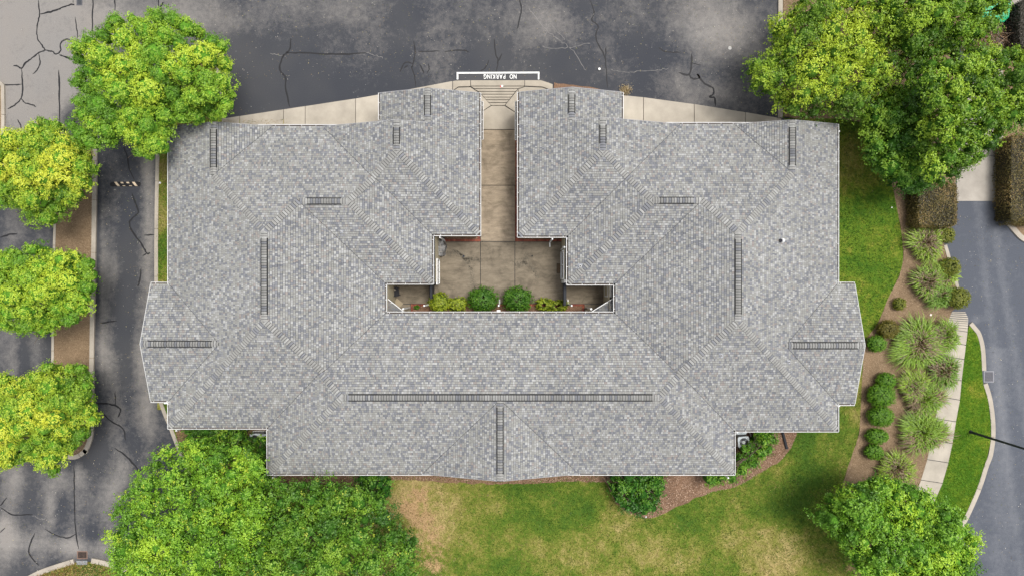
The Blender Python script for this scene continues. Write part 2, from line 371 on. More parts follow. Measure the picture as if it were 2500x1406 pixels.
# raised plates
def vnoise(x, y, fr, seed):
    g = np.random.default_rng(seed).random((256, 256)); X = x * fr + 1000; Y = y * fr + 1000; i = np.floor(X).astype(int); j = np.floor(Y).astype(int); u = X - i; v = Y - j; u = u * u * (3 - 2 * u); v = v * v * (3 - 2 * v)
    q = lambda a, b: g[a % 256, b % 256]
    return (q(i, j) * (1 - u) + q(i + 1, j) * u) * (1 - v) + (q(i, j + 1) * (1 - u) + q(i + 1, j + 1) * u) * v
def fbm(x, y, fr, seed, o=4): return sum(vnoise(x, y, fr * 2 ** k, seed + k) * .5 ** k for k in range(o)) / sum(.5 ** k for k in range(o))
def lawn_attr(x, y):
    px = x * 40 + 1250; py = 703 - y * 40
    dry = .26 + blobs(x, y, [(1010, 1240, 130, 120, .42), (1130, 1230, 140, 100, .22), (1500, 1330, 200, 60, .12), (1650, 1390, 200, 40, .25), (1880, 1330, 140, 70, .26), (1980, 1380, 120, 60, .22),
        (1700, 1230, 60, 30, .1), (1350, 1350, 120, 60, .1), (2050, 1090, 40, 40, .25), (2080, 1010, 20, 15, .35), (2120, 480, 20, 120, .12), (1230, 1200, 80, 30, -.15), (1310, 1250, 60, 40, -.15), (1960, 1200, 60, 60, -.2),
        (1500, 1290, 100, 40, -.1), (1200, 1300, 60, 40, -.12), (1800, 1260, 80, 40, -.1), (1970, 1110, 30, 60, -.15), (2060, 1000, 30, 30, -.25), (700, 1250, 300, 200, .15), (2070, 380, 30, 60, .2)])
    dirt = .05 + blobs(x, y, [(1005, 1240, 50, 36, .7), (1050, 1225, 70, 50, .28), (1040, 1320, 40, 50, .40), (1060, 1390, 36, 40, .5), (1085, 1290, 70, 60, .18), (1020, 1190, 60, 20, .22), (1280, 1165, 140, 12, .2),
        (2085, 1010, 14, 10, .2), (1865, 1330, 10, 8, .25), (2075, 1385, 40, 25, .5), (1990, 1380, 100, 30, .1), (1120, 1190, 30, 20, .1), (1180, 1210, 12, 25, .22), (430, 1060, 40, 40, .3), (400, 1370, 500, 40, 0)])
    lush = np.where((px > 2030) & (py < 840), .45, 0) + np.where(px > 2290, .35, 0)
    dry = dry + (fbm(x, y, .45, 5) - .5) * .75; dirt = dirt * (.40 + .9 * fbm(x, y, .9, 15)) ; return np.stack([np.clip(dry, 0, 1), np.clip(dirt, 0, 1), np.clip(lush, 0, 1)], 1)
ZL = .10
lawn_poly = PL(smooth_line([(560,1500),(520,1290),(475,1180),(436,1090),(416,1035),(397,981)], 4), ZL) + PL([(397, 900), (1700, 900), (1700, 400), (1916, 400), (1916, 290), (2046, 290), (2110, 300)], ZL) \
    + PL(smooth_line([(2135,335),(2172,430),(2190,510),(2203,590),(2201,655),(2166,733),(2142,790),(2114,832),(2106,900),(2101,1000),(2096,1060),(2080,1110),(2062,1165),(2050,1230),(2070,1320),(2090,1420),(2110,1500)], 4), ZL) + PL([(2110, 2050), (560, 2050)], ZL)
lawn = plate('lawn', lawn_poly, -.04, ZL, .3, M_lawn, lawn_attr, kind='structure')
# planting bed on the right and under the trees
SWL = [(2324,760),(2313,788),(2308,830),(2307,870),(2298,940),(2286,1011),(2277,1060),(2270,1095),(2262,1130),(2244,1188),(2226,1235),(2200,1290),(2165,1350),(2130,1420),(2100,1500)]
SWR = [(2357,760),(2365,775),(2363,806),(2354,878),(2348,930),(2344,975),(2334,1029),(2326,1080),(2314,1134),(2298,1188),(2273,1240),(2245,1300),(2205,1370),(2165,1440),(2140,1500)]
bedR = PL([(1912, -120), (1912, 286), (2046, 303), (2110, 303)], ZL) + PL(smooth_line([(2135,335),(2172,430),(2190,510),(2203,590),(2201,655),(2166,733),(2142,790),(2114,832),(2106,900),(2101,1000),(2096,1060),(2080,1110),(2062,1165),(2050,1230),(2070,1320),(2090,1420),(2110,1500)], 4), ZL) \
    + PL(smooth_line(SWL[::-1], 3), ZL) + PL([(2345, 745), (2335, 700), (2320, 650), (2305, 600), (2308, 565), (2335, 548), (2333, 300), (2333, 120), (2400, 60), (2440, -120)], ZL)
bed = plate('planting_bed', wobble(bedR, .4, .04, 3), -.04, ZL - .004, .6, M_mulch, kind='structure')
# left median island and others
medR = [(236,362),(234,450),(232,600),(229,760),(227,900),(226,1040),(222,1075),(210,1103),(190,1118),(170,1120),(152,1112)]
medL = [(150,1108),(133,1085),(124,1050),(124,960),(126,880),(128,760),(129,640),(131,560),(134,430),(138,372),(155,342),(185,330),(215,338),(236,362)]
plate('median_bed', PL(smooth_line(medR, 3) + smooth_line(medL, 3)[1:-1], .09), -.04, .09, .5, M_mulch, kind='structure')
stripP = PL([(384,1000),(380,850),(380,700),(382,500),(384,400),(388,330),(400,240)] + smooth_line([(420,175),(450,138),(485,132),(515,150),(533,190),(538,240),(538,292)], 4) + [(700,292),(700,900),(500,1000)], ZL)
def strip_attr(x, y):
    a = lawn_attr(x, y); py = 703 - y * 40; a[:, 0] = .55 - .4 * np.exp(-((py - 630) / 60) ** 2) + .1 * np.sin(py * .05); a[:, 1] = .22 + .12 * np.sin(py * .031); a[:, 2] = .3 * np.exp(-((py - 670) / 40) ** 2); return a
plate('verge', stripP, -.04, ZL - .006, .3, M_lawn, strip_attr, kind='structure')
botA = smooth_line([(60,1420),(100,1400),(150,1383),(188,1372),(222,1372),(260,1380),(300,1396),(360,1440)], 3)
def bot_attr(x, y):
    a = lawn_attr(x, y); a[:, 0] = .55; a[:, 1] = .35; return a
plate('corner_bed', PL(botA + [(360, 1560), (40, 1560)], ZL), -.04, ZL - .006, .3, M_lawn, bot_attr, kind='structure')
plate('roadside_grass', PL(smooth_line(SWR[2:], 2) + smooth_line([(2240,1500),(2265,1430),(2310,1350),(2352,1269),(2386,1195),(2406,1134),(2413,1100),(2420,1067),(2420,1021),(2412,972),(2401,939),(2398,905),(2395,860),(2390,830),(2380,806),(2368,793)], 2), ZL), -.04, ZL, .3, M_lawn,
      lambda x, y: np.stack([np.clip(.12 + blobs(x, y, [(2385, 960, 20, 12, .4), (2368, 940, 16, 12, .3), (2385, 1060, 20, 40, .1), (2405, 1000, 5, 150, .2)]), 0, 1), 0 * x, .75 + 0 * x], 1), kind='structure')
plate('left_edge_bed', PL([(-200,200),(0,205),(5,230),(6,320),(0,345),(-200,360)], ZL), -.04, ZL, .6, M_mulch, kind='structure')
# far right beds
plate('right_bed', PL(smooth_line([(2447,100),(2448,400),(2449,480),(2460,525),(2482,560),(2510,582),(2600,610)], 3) + [(2900, 600), (2900, -200), (2500, -200), (2500, 100)], ZL), -.04, ZL, .6, M_mulch, kind='structure')
# mulch along the south side of the building
southbed = PL([(1500,1100)] , ZL) + PL(smooth_line([(1478,1172),(1490,1200),(1512,1236),(1545,1256),(1600,1262),(1650,1237),(1730,1204),(1800,1186),(1860,1152),(1905,1124),(1930,1092),(1948,1050),(1950,1020)], 4), ZL) + PL([(1800, 1000), (1600, 1050)], ZL)
plate('mulch_bed', wobble(southbed, .25, .06, 5), .0, ZL + .006, .6, M_red, kind='structure')
plate('mulch_bed', wobble(PL([(640,1020),(430,1030),(432,1075),(470,1130),(560,1170),(700,1200),(860,1215),(900,1190),(960,1170),(1080,1176),(1180,1180),(1300,1180),(1400,1174),(1480,1176),(1480,1100),(700,1060)], ZL), .25, .07, 6), .0, ZL + .006, .6, M_red, kind='structure')

# ------------------------------------------------------------------ kerbs and pavements (each kerb stone / slab is a part)
def jit(c, s=.06):
    k = 1 + R.uniform(-s, s); return (c[0] * k, c[1] * k, c[2] * k)
CK = (.37, .33, .275)
def kerb(name, px_line, width, joint=4.0, z=.12, col=CK):
    root = empty(name, (0, 0, 0), kind='structure')
    pts = PL(px_line, z); segs = []; acc = 0; cur = [pts[0]]
    for i in range(len(pts) - 1):
        a, b = pts[i], pts[i + 1]; L = math.hypot(b[0] - a[0], b[1] - a[1]); pos = 0
        while acc + (L - pos) >= joint:
            stp = joint - acc; pos += stp; t = pos / L; p = (a[0] + (b[0] - a[0]) * t, a[1] + (b[1] - a[1]) * t)
            cur.append(p); segs.append(cur); cur = [p]; acc = 0
        acc += L - pos; cur.append(b)
    if len(cur) > 1: segs.append(cur)
    for s in segs:
        if math.hypot(s[-1][0] - s[0][0], s[-1][1] - s[0][1]) < .05: continue
        Lf = []; Rt = []; n = len(s)
        for k in range(n):
            c0 = s[max(k - 1, 0)]; c1 = s[min(k + 1, n - 1)]; dx, dy = c1[0] - c0[0], c1[1] - c0[1]; l = math.hypot(dx, dy) or 1
            sh = .012 if k == 0 else (-.012 if k == n - 1 else 0)
            x, y = s[k][0] + dx / l * sh, s[k][1] + dy / l * sh
            Lf.append((x - dy / l * width / 2, y + dx / l * width / 2)); Rt.append((x + dy / l * width / 2, y - dx / l * width / 2))
        m = MB(); c = jit(col)
        for k in range(n - 1):
            m.poly([(*Rt[k], z), (*Rt[k + 1], z), (*Lf[k + 1], z), (*Lf[k], z)], c)
            m.poly([(*Lf[k], z), (*Lf[k + 1], z), (*Lf[k + 1], -.03), (*Lf[k], -.03)], c)
            m.poly([(*Rt[k], -.03), (*Rt[k + 1], -.03), (*Rt[k + 1], z), (*Rt[k], z)], c)
        m.poly([(*Lf[0], z), (*Lf[0], -.03), (*Rt[0], -.03), (*Rt[0], z)], c); m.poly([(*Rt[-1], z), (*Rt[-1], -.03), (*Lf[-1], -.03), (*Lf[-1], z)], c)
        m.build('kerb_stone', M_kerb, root)
    return root
kerb('median_kerb', smooth_line([(231,360)] + [(x - 4, y) for x, y in medR[1:-3]] + [(208,1100),(188,1114),(168,1115),(151,1108)], 4), .26, 3.2)
kerb('median_kerb', smooth_line([(150,1106),(134,1086),(127,1050),(126,960),(128,880),(129,760),(131,640),(133,560),(137,430),(141,374),(157,345),(185,334),(213,341),(230,358)], 4), .15, 3.2)
kerb('verge_kerb', [(385,326),(384,400),(382,500),(381,600),(381,700),(381,850),(386,930)] + smooth_line([(392,981),(402,1010),(412,1033),(430,1080),(470,1180),(515,1290),(556,1500)], 4), .22, 2.9)
kerb('verge_kerb', smooth_line([(385,326),(397,240),(418,175),(450,136),(485,130),(517,148),(536,190),(541,240),(541,290)], 4), .2, 2.9)
kerb('corner_kerb', [(x, y - 4) for x, y in smooth_line([(60,1420),(100,1400),(150,1383),(180,1374)], 4)], .3, 3)
kerb('corner_kerb', [(x, y - 4) for x, y in smooth_line([(222,1372),(260,1380),(300,1396),(360,1440)], 4)], .3, 3)
kerb('road_kerb', smooth_line([(2370,789),(2382,803),(2391,816),(2399,845),(2402,880),(2403,905)], 4), .26, 3.3)
kerb('road_kerb', smooth_line([(2406,936),(2417,972),(2424,1021),(2425,1067),(2419,1110),(2410,1134),(2390,1195),(2357,1269),(2314,1350),(2268,1430),(2240,1500)], 4), .27, 3.3)
kerb('road_kerb', smooth_line([(2308,598),(2316,625),(2323,650),(2331,676),(2338,700),(2343,725),(2345,745)], 3), .2, 2)
kerb('road_kerb', smooth_line([(2443,100),(2443,400),(2444,480),(2456,528),(2480,564),(2510,588),(2600,618)], 4), .3, 3.3)
kerb('lot_kerb', [(1906, 288), (1906, 200), (1906, -100)], .26, 1.6)
kerb('left_edge_kerb', smooth_line([(-40,195),(1,204),(6,230),(6,320),(0,345),(-40,360)], 3), .2, 3)

CS = (.40, .36, .30)
def slabs(name, polys, z=.10, col=CS, mat=None, **k):
    root = empty(name, (0, 0, 0), kind='structure')
    for p in polys:
        pts = PL(p, z); cx = sum(a for a, b in pts) / len(pts); cy = sum(b for a, b in pts) / len(pts)
        # shrink each slab a little so the joint is a real recess
        q = []
        for a, b in pts:
            d = math.hypot(a - cx, b - cy) or 1; q.append((a - math.copysign(min(.018, abs(a - cx)), a - cx), b - math.copysign(min(.02, abs(b - cy)), b - cy)))
        m = MB(); m.prism(q, 0, z + R.uniform(-.003, .003), jit(col, .05), bottom=False); m.build('slab', mat or M_conc, root)
    return root
def quads(xb, top, bot): return [[(xb[i], top(xb[i])), (xb[i + 1], top(xb[i + 1])), (xb[i + 1], bot), (xb[i], bot)] for i in range(len(xb) - 1)]
def lerp(pts):
    xs = [p[0] for p in pts]; ys = [p[1] for p in pts]; return lambda x: float(np.interp(x, xs, ys))
topL = lerp([(541, 290), (925, 232), (1105, 198), (1149, 197)])
slabs('pavement', quads([541, 585, 692, 745, 868, 990, 1105], topL, 345))
topR = lerp([(1350, 217), (1516, 231), (1600, 241), (1744, 261), (1913, 290)])
slabs('pavement', quads([1352, 1440, 1571, 1695, 1820, 1908], topR, 345))
# entrance apron, ramp and walkway
ap = [[(1105,198),(1112,197),(1149,196),(1149,212),(1118,213),(1105,222)], [(1149,196),(1281,196),(1281,211),(1149,211)], [(1281,196),(1320,196),(1340,202),(1350,206),(1350,222),(1325,213),(1281,211)],
      [(1105,223),(1118,214),(1149,213),(1172,228),(1172,300),(1105,300)], [(1265,218),(1281,212),(1325,214),(1350,223),(1350,300),(1265,300)]]
gy_ = [211, 217.5, 224, 231, 238, 244.5, 251.5, 258.5]
lx = lerp([(211, 1149), (228, 1172), (258.5, 1199)]); rx = lerp([(211, 1281), (218, 1264), (258.5, 1232)])
for i in range(7):
    a, b = gy_[i], gy_[i + 1]; ap.append([(lx(a), a), (rx(a), a), (rx(b), b), (lx(b), b)])
ap += [[(1172,229),(1199,258.5),(1172,276)], [(1265,219),(1265,279),(1233,258.5)], [(1199,258.5),(1232,258.5),(1265,279),(1265,317),(1172,317),(1172,276)],
       [(1170,317),(1263,317),(1262,453),(1172,453)], [(1172,453),(1258,453),(1258,590),(1173,590)]]
slabs('entrance_walk', ap[:-2], col=(.36, .32, .26)); slabs('walkway', ap[-2:], col=(.295, .240, .175), mat=M_old)
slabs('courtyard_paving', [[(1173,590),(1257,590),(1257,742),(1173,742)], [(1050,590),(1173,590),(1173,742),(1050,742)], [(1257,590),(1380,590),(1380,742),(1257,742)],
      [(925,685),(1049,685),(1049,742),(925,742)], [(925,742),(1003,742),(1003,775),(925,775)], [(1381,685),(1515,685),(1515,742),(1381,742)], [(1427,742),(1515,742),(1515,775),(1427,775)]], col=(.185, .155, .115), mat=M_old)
# dirty stains on courtyard concrete (real stain, own shape) laid as thin film
mb = MB()
for pts, wd in [([(1092,618),(1110,614),(1125,620),(1132,628),(1140,640),(1150,660),(1156,690),(1158,705)], .14), ([(1136,632),(1155,634),(1173,636)], .12), ([(1290,622),(1280,640),(1268,648),(1257,640)], .16), ([(1280,640),(1300,655),(1312,675)], .12)]:
    pp = smooth_line(PL(pts, .1), 6)
    for k in range(len(pp)):
        for _ in range(16):
            a, b = pp[k]; a += R.gauss(0, wd * .7); b += R.gauss(0, wd * .7); s = R.uniform(.01, .03); mb.poly([(a - s, b, .1065), (a, b - s, .1065), (a + s, b, .1065), (a, b + s, .1065)], jit((.13, .115, .09), .3))
mb.build('leaf_stain', M_chip, None, kind='stuff')
# sidewalk at the right road
SW_j = [760, 763.5, 768, 773, 778, 783, 788, 793, 799, 806, 838, 873, 925, 972, 1025, 1078, 1125, 1175, 1225, 1290, 1360, 1430, 1500]
fl = lambda yy: float(np.interp(yy, [p[1] for p in SWL], [p[0] for p in SWL])); fr = lambda yy: float(np.interp(yy, [p[1] for p in SWR], [p[0] for p in SWR]))
sl = []
for i in range(len(SW_j) - 1):
    a, b = SW_j[i], SW_j[i + 1]; d = 8
    da = d if a > 800 else d * (a - 755) / 45 * .8; db = d if b > 800 else d * (b - 755) / 45 * .8
    sl.append([(fl(a), a - da * .5), (fr(a), a + da * .5), (fr(b), b + db * .5), (fl(b), b - db * .5)])
slabs('footpath', sl, z=.105)
slabs('driveway_apron', [[(2335,200),(2437,200),(2437,380),(2335,380)], [(2335,380),(2437,380),(2437,492),(2335,492)], [(2400,60),(2440,60),(2440,198),(2400,198)], [(2455,-150),(2500,-150),(2500,118),(2455,118)]], z=.03, col=(.36, .33, .29))
# soil wedge beside the apron
plate('soil_strip', wobble(PL([(1352,203),(1400,208),(1450,215),(1518,229),(1518,236),(1352,219)], .06), .3, .03, 2), -.02, .06, 1, M_red, kind='structure')

# brick edging in the courtyard: joined because single bricks are only a few pixels
def brick_edge(name, px0, px1, rows, along):
    """bricks fill the px rectangle px0..px1; along = 'x' or 'y' is the run direction"""
    m = MB(); z = .112; x0, y1 = P(*px0, z); x1, y0 = P(*px1, z)
    L = x1 - x0 if along == 'x' else y1 - y0; Wd = y1 - y0 if along == 'x' else x1 - x0
    n = max(1, int(L / .105)); rw = Wd / rows
    for r in range(rows):
        for i in range(n):
            a0 = i * L / n + .004; a1 = (i + 1) * L / n - .004; b0 = r * rw + .004; b1 = (r + 1) * rw - .004
            c = R.choice([(.24, .075, .045), (.20, .06, .04), (.27, .09, .055), (.17, .055, .04)])
            zz = z + R.uniform(-.004, .004)
            if along == 'x': m.box(x0 + a0, x0 + a1, y0 + b0, y0 + b1, .02, zz, jit(c, .15))
            else: m.box(x0 + b0, x0 + b1, y0 + a0, y0 + a1, .02, zz, jit(c, .15))
    return m
be = empty('brick_edging', kind='structure')
for p0, p1, rows, al in [((1086,584),(1173,590),1,'x'), ((1166,340),(1172,590),1,'y'), ((1258,340),(1266,590),1,'y'), ((1266,584),(1376,590),1,'x'), ((1003,742),(1380,747),1,'x'), ((1003,747),(1008,775),1,'y'),
                         ((1380,742),(1427,747),1,'x'), ((1421,747),(1427,775),1,'y')]:
    brick_edge('b', p0, p1, rows, al).build('brick_course', M_brick, be, kind='stuff')
for nm, pp in [('mulch_bed', [(1086,560),(1166,560),(1166,584),(1086,584)]), ('mulch_bed', [(1266,560),(1380,560),(1380,584),(1266,584)]), ('mulch_bed', [(1008,747),(1421,747),(1421,780),(1008,780)])]:
    plate(nm, PL(pp, .09), 0, .09, .5, M_red, kind='structure')

# NO PARKING painted box
pk = empty('parking_marking', (*P(1216, 187), 0), label='white painted NO PARKING box on the asphalt in front of the entrance ramp', cat='road marking')
m = MB(); a = PL([(1116,177.5),(1317,177.5),(1317,195),(1116,195)], .009)
def paint_line(p0, p1, wd, holes=.0):
    m = MB(); m.obox(p0, p1, wd, .001, .009); return m
    n = max(1, int(math.hypot(p1[0] - p0[0], p1[1] - p0[1]) / .12))
    for i in range(n):
        if R.random() < holes: continue
        t0, t1 = i / n, (i + 1) / n; q0 = (p0[0] + (p1[0] - p0[0]) * t0, p0[1] + (p1[1] - p0[1]) * t0); q1 = (p0[0] + (p1[0] - p0[0]) * t1, p0[1] + (p1[1] - p0[1]) * t1)
        m.obox(q0, q1, wd * R.uniform(.9, 1.05), .001, .009)
    return m
paint_line(P(1115,179), P(1317,178), .1, .05).build('painted_line', M_paint, pk)
paint_line(P(1117,181), P(1117,195), .1, 0).build('painted_line', M_paint, pk)
paint_line(P(1315,180), P(1315,195), .09, .1).build('painted_line', M_paint, pk)
m = MB(); m.prism(PL([(1119,181),(1313,180.5),(1313,196),(1119,196)]), .0, .0055, (.05, .05, .055)); m.build('sealed_patch', M_vc, pk)
adv = {'I': .45, ' ': .95, 'N': 1.05, 'G': 1.02, 'O': 1.05}; txt = 'NO PARKING'; tot = sum(adv.get(c, 1) for c in txt); pos_ = 0; tx, ty = P(1221, 187.3)
for ch in txt:
    a_ = adv.get(ch, 1); ctr = (pos_ + a_ / 2 - tot / 2) * 2.05 / tot; pos_ += a_
    if ch == ' ': continue
    tc = bpy.data.curves.new('letter_curve', 'FONT'); tc.body = ch; tc.align_x = 'CENTER'; tc.align_y = 'CENTER'; tc.size = .38; tc.offset = .007; tc.extrude = .0015; tc.materials.append(M_paint)
    to = bpy.data.objects.new('letter_tmp', tc); COL.objects.link(to); bpy.context.view_layer.update()
    _me = bpy.data.meshes.new_from_object(to.evaluated_get(bpy.context.evaluated_depsgraph_get())); bpy.data.objects.remove(to)
    o = bpy.data.objects.new('painted_letter', _me); COL.objects.link(o); o.parent = pk; o.location = (tx - ctr - pk.location[0], ty - pk.location[1], .0115); o.rotation_euler = (0, 0, math.pi); o.scale = (.72, 1.0, 1)
m = MB(); m.obox(P(1939,30), P(1927,-20), .06, .001, .007, (.25, .29, .32)); m.build('parking_line', M_vc, kind='structure')

# speed bump
sb = empty('speed_bump', (*P(306, 450), 0), label='black rubber speed bump with cream stripes across the left lane', cat='speed bump')
def capsule(L, Wd, z0, z1, n=10, inset=0.06):
    mb = MB(); out = []
    for e in (1, -1):
        for i in range(n + 1):
            t = -math.pi / 2 + math.pi * i / n; out.append((e * (L / 2 - Wd / 2 + Wd / 2 * math.cos(t)), e * Wd / 2 * math.sin(t)))
    top = [(x * (1 - inset * 1.2 / L * 2), y * (1 - inset / Wd * 2)) for x, y in out]; c = (.016, .016, .018)
    mb.poly([(x, y, z1) for x, y in top], c)
    for i in range(len(out)): mb.poly([(*out[i - 1], z0), (*out[i], z0), (*top[i], z1), (*top[i - 1], z1)], c)
    return mb
cb = capsule(1.9, .29, 0, .055); me = cb.mesh('rubber_body', M_vc); o = bpy.data.objects.new('rubber_body', me); COL.objects.link(o); o.parent = sb
for x0, y0, y1, ww in [(-.66, .13, -.13, .16), (-.30, .13, .03, .16), (.06, .13, .03, .16), (.42, .13, -.13, .16), (-.16, -.09, -.13, .16), (.24, -.09, -.13, .16)]:
    m = MB(); sh = (y0 - y1) * .75; zt = .0595
    def zz(y): return .0595 if abs(y) < .09 else .0595 - (abs(y) - .085) * .95
    ys = [y0, min(y0, .085), max(y1, -.085), y1] if y0 > 0 else [y0, y1]
    ys = sorted(set(ys), reverse=True)
    for k in range(len(ys) - 1):
        ya, yb = ys[k], ys[k + 1]; fa = (y0 - ya) * .75; fb = (y0 - yb) * .75
        m.poly([(x0 + fb, yb, zz(yb)), (x0 + ww + fb, yb, zz(yb)), (x0 + ww + fa, ya, zz(ya)), (x0 + fa, ya, zz(ya))], (.62, .50, .36))
    me = m.mesh('stripe', M_vc); o = bpy.data.objects.new('stripe', me); COL.objects.link(o); o.parent = sb

# storm drains
def grate(name, px, py, wx, wy, label, bars=12, vertical=True, z=.012, col=(.10, .10, .105), frame=(.2, .2, .2), group=None):
    cx, cy = P(px, py); root = empty(name, (cx, cy, 0), label=label, cat='drain')
    m = MB(); f = .05
    m.box(-wx / 2, wx / 2, -wy / 2, -wy / 2 + f, 0, z, frame); m.box(-wx / 2, wx / 2, wy / 2 - f, wy / 2, 0, z, frame); m.box(-wx / 2, -wx / 2 + f, -wy / 2 + f, wy / 2 - f, 0, z, frame); m.box(wx / 2 - f, wx / 2, -wy / 2 + f, wy / 2 - f, 0, z, frame)
    def lk(nm, mb, mat=M_vc):
        me = mb.mesh(nm, mat); o = bpy.data.objects.new(nm, me); COL.objects.link(o); o.parent = root; return me
    lk('frame', m)
    m = MB(); m.box(-wx / 2 + f, wx / 2 - f, -wy / 2 + f, wy / 2 - f, 0, .0045, (.008, .008, .008)); lk('pit', m)
    m = MB()
    if vertical: m.box(-.011, .011, -wy / 2 + f, wy / 2 - f, .006, z, col)
    else: m.box(-wx / 2 + f, wx / 2 - f, -.018, .018, .006, z, col)
    me = m.mesh('bar', M_vc); L = (wx if vertical else wy) - 2 * f
    for i in range(bars):
        o = bpy.data.objects.new('bar', me); COL.objects.link(o); o.parent = root; q = -L / 2 + L * (i + .5) / bars
        o.location = (q, 0, 0) if vertical else (0, q, 0)
    return root
grate('storm_drain', 2414, 919, .62, .68, 'metal storm drain grate set in the kerb of the right hand road', 9, True, col=(.22, .22, .25), frame=(.24, .24, .26))
grate('storm_drain', 201, 1354, .64, .48, 'rusty brown storm drain grate beside the bottom left kerb', 7, True, col=(.13, .085, .065), frame=(.2, .13, .1))
grate('storm_drain', 194, 3, .36, .56, 'dark slotted drain grate in the asphalt at the top left edge', 9, False, col=(.07, .075, .085), frame=(.09, .09, .1))
m = MB(); m.box(*P(190,1372)[:1], P(216,1372)[0], P(0,1376)[1], P(0,1366)[1], 0, .13, (.22, .23, .24)); m.build('drain_hood', M_vc, label='short grey metal kerb hood behind the rusty drain grate', cat='drain hood')
# small things on the asphalt
def puck(name, px, py, r, hgt, colr, label, cat, n=14):
    x, y = P(px, py); m = MB(); m.cyl(0, 0, 0, hgt, r, n, colr, r * .9); me = m.mesh(name, M_vc); o = bpy.data.objects.new(name, me); COL.objects.link(o); o.location = (x, y, 0.001); return tag(o, label, cat)
puck('survey_cover', 1782, 118, .11, .012, (.45, .44, .42), 'small round pale cover set in the upper right asphalt', 'cover')
puck('paper_cup', 1463, 170, .08, .1, (.8, .8, .78), 'crushed white paper cup lying on the parking lot asphalt', 'litter', 8)
def scrap(px, py, z, s, c, label):
    x, y = P(px, py, z); m = MB(); m.prism([(-s, -s * .6), (s * .5, -s), (s, s * .4), (-s * .3, s)], 0, .03, c); me = m.mesh('litter', M_vc); o = bpy.data.objects.new('litter', me); COL.objects.link(o); o.location = (x, y, z); tag(o, label, 'litter')
scrap(391, 447, ZL, .07, (.8, .8, .8), 'white paper scrap on the narrow verge beside the left wall')
scrap(1226, 211, .105, .07, (.8, .78, .78), 'white wrapper scrap on the entrance ramp beside the red can')
puck('drink_can', 1223, 213, .06, .1, (.6, .06, .06), 'crushed red drink can on the entrance ramp', 'can', 10)
scrap(1577, 1261, ZL + .01, .05, (.6, .62, .64), 'small grey stone on the lawn below the mulch bed')
scrap(2177, 507, ZL, .04, (.8, .8, .8), 'tiny white scrap on the lawn edge right of the building')
scrap(2272, 768, ZL, .07, (.75, .68, .62), 'pale valve lid in the bare bed beside the footpath')

# ================================================================== THE BUILDING
ZE, SL = 3.0, 1.0 / 3.0
bld = empty('office_building', (0, 0, 0), label='U-shaped single-storey building with grey shingle hip roof around a courtyard', cat='building')
# wings: (x0, x1, y0, y1, sloping sides)  W/E/S/N mark the eaves; the missing side is a gable end
WN = [(-19.43, -7.20, -7.89, 9.15, 'WESN'), (-19.43, -13.57, 1.0, 9.15, 'WE'), (-10.736, -1.86, 3.04, 9.15, 'WES'), (-7.48, -1.86, 8.0, 11.04, 'WE'),
      (-13.5, -4.53, .30, 9.15, 'ESN'), (-20.48, -14.0, -6.38, .23, 'SN'), (-13.81, 12.56, -10.50, -1.44, 'WESN'), (-5.07, 3.77, -10.52, -6.02, 'WE'),
      (5.85, 18.43, -8.05, 9.27, 'WESN'), (12.57, 18.43, 1.0, 9.27, 'WE'), (.395, 9.51, 2.95, 9.27, 'WES'), (.395, 6.215, 8.0, 11.08, 'WE'),
      (3.18, 12.3, .255, 9.27, 'WSN'), (13.0, 19.43, -6.55, .23, 'SN')]
def planes(wg):
    x0, x1, y0, y1, s = wg; o = []
    if 'W' in s: o.append((SL, 0., ZE - SL * x0))
    if 'E' in s: o.append((-SL, 0., ZE + SL * x1))
    if 'S' in s: o.append((0., SL, ZE - SL * y0))
    if 'N' in s: o.append((0., -SL, ZE + SL * y1))
    return o
PLN = [planes(wg) for wg in WN]
def clip(poly, a, b, c):           # keep a*x+b*y+c >= 0
    out = []; n = len(poly)
    for i in range(n):
        p = poly[i - 1]; q = poly[i]; fp = a * p[0] + b * p[1] + c; fq = a * q[0] + b * q[1] + c
        if (fp >= 0) != (fq >= 0):
            t = fp / (fp - fq); out.append((p[0] + (q[0] - p[0]) * t, p[1] + (q[1] - p[1]) * t))
        if fq >= 0: out.append(q)
    return out
def area(p): return abs(sum(p[i - 1][0] * p[i][1] - p[i][0] * p[i - 1][1] for i in range(len(p)))) / 2 if len(p) > 2 else 0
pieces = {}
for i, wg in enumerate(WN):
    for k, pl in enumerate(PLN[i]):
        x0, x1, y0, y1, s = wg; poly = [(x0, y0), (x1, y0), (x1, y1), (x0, y1)]
        for j, p2 in enumerate(PLN[i]):
            if j != k: poly = clip(poly, p2[0] - pl[0], p2[1] - pl[1], p2[2] - pl[2])
        todo = [poly]
        for b, wb in enumerate(WN):
            if b == i: continue
            eps = -1e-4 if b < i else 1e-4
            cons = [(1, 0, -wb[0]), (-1, 0, wb[1]), (0, 1, -wb[2]), (0, -1, wb[3])] + [(p2[0] - pl[0], p2[1] - pl[1], p2[2] - pl[2] - eps) for p2 in PLN[b]]
            nxt = []
            for pc in todo:
                rem = pc
                for (a, bb, c) in cons:
                    if area(rem) < 1e-5: break
                    outp = clip(rem, -a, -bb, -c)
                    if area(outp) > 1e-4: nxt.append(outp)
                    rem = clip(rem, a, bb, c)
            todo = nxt
        key = tuple(round(v, 4) for v in pl)
        pieces.setdefault(key, []).extend([t for t in todo if area(t) > 1e-3])
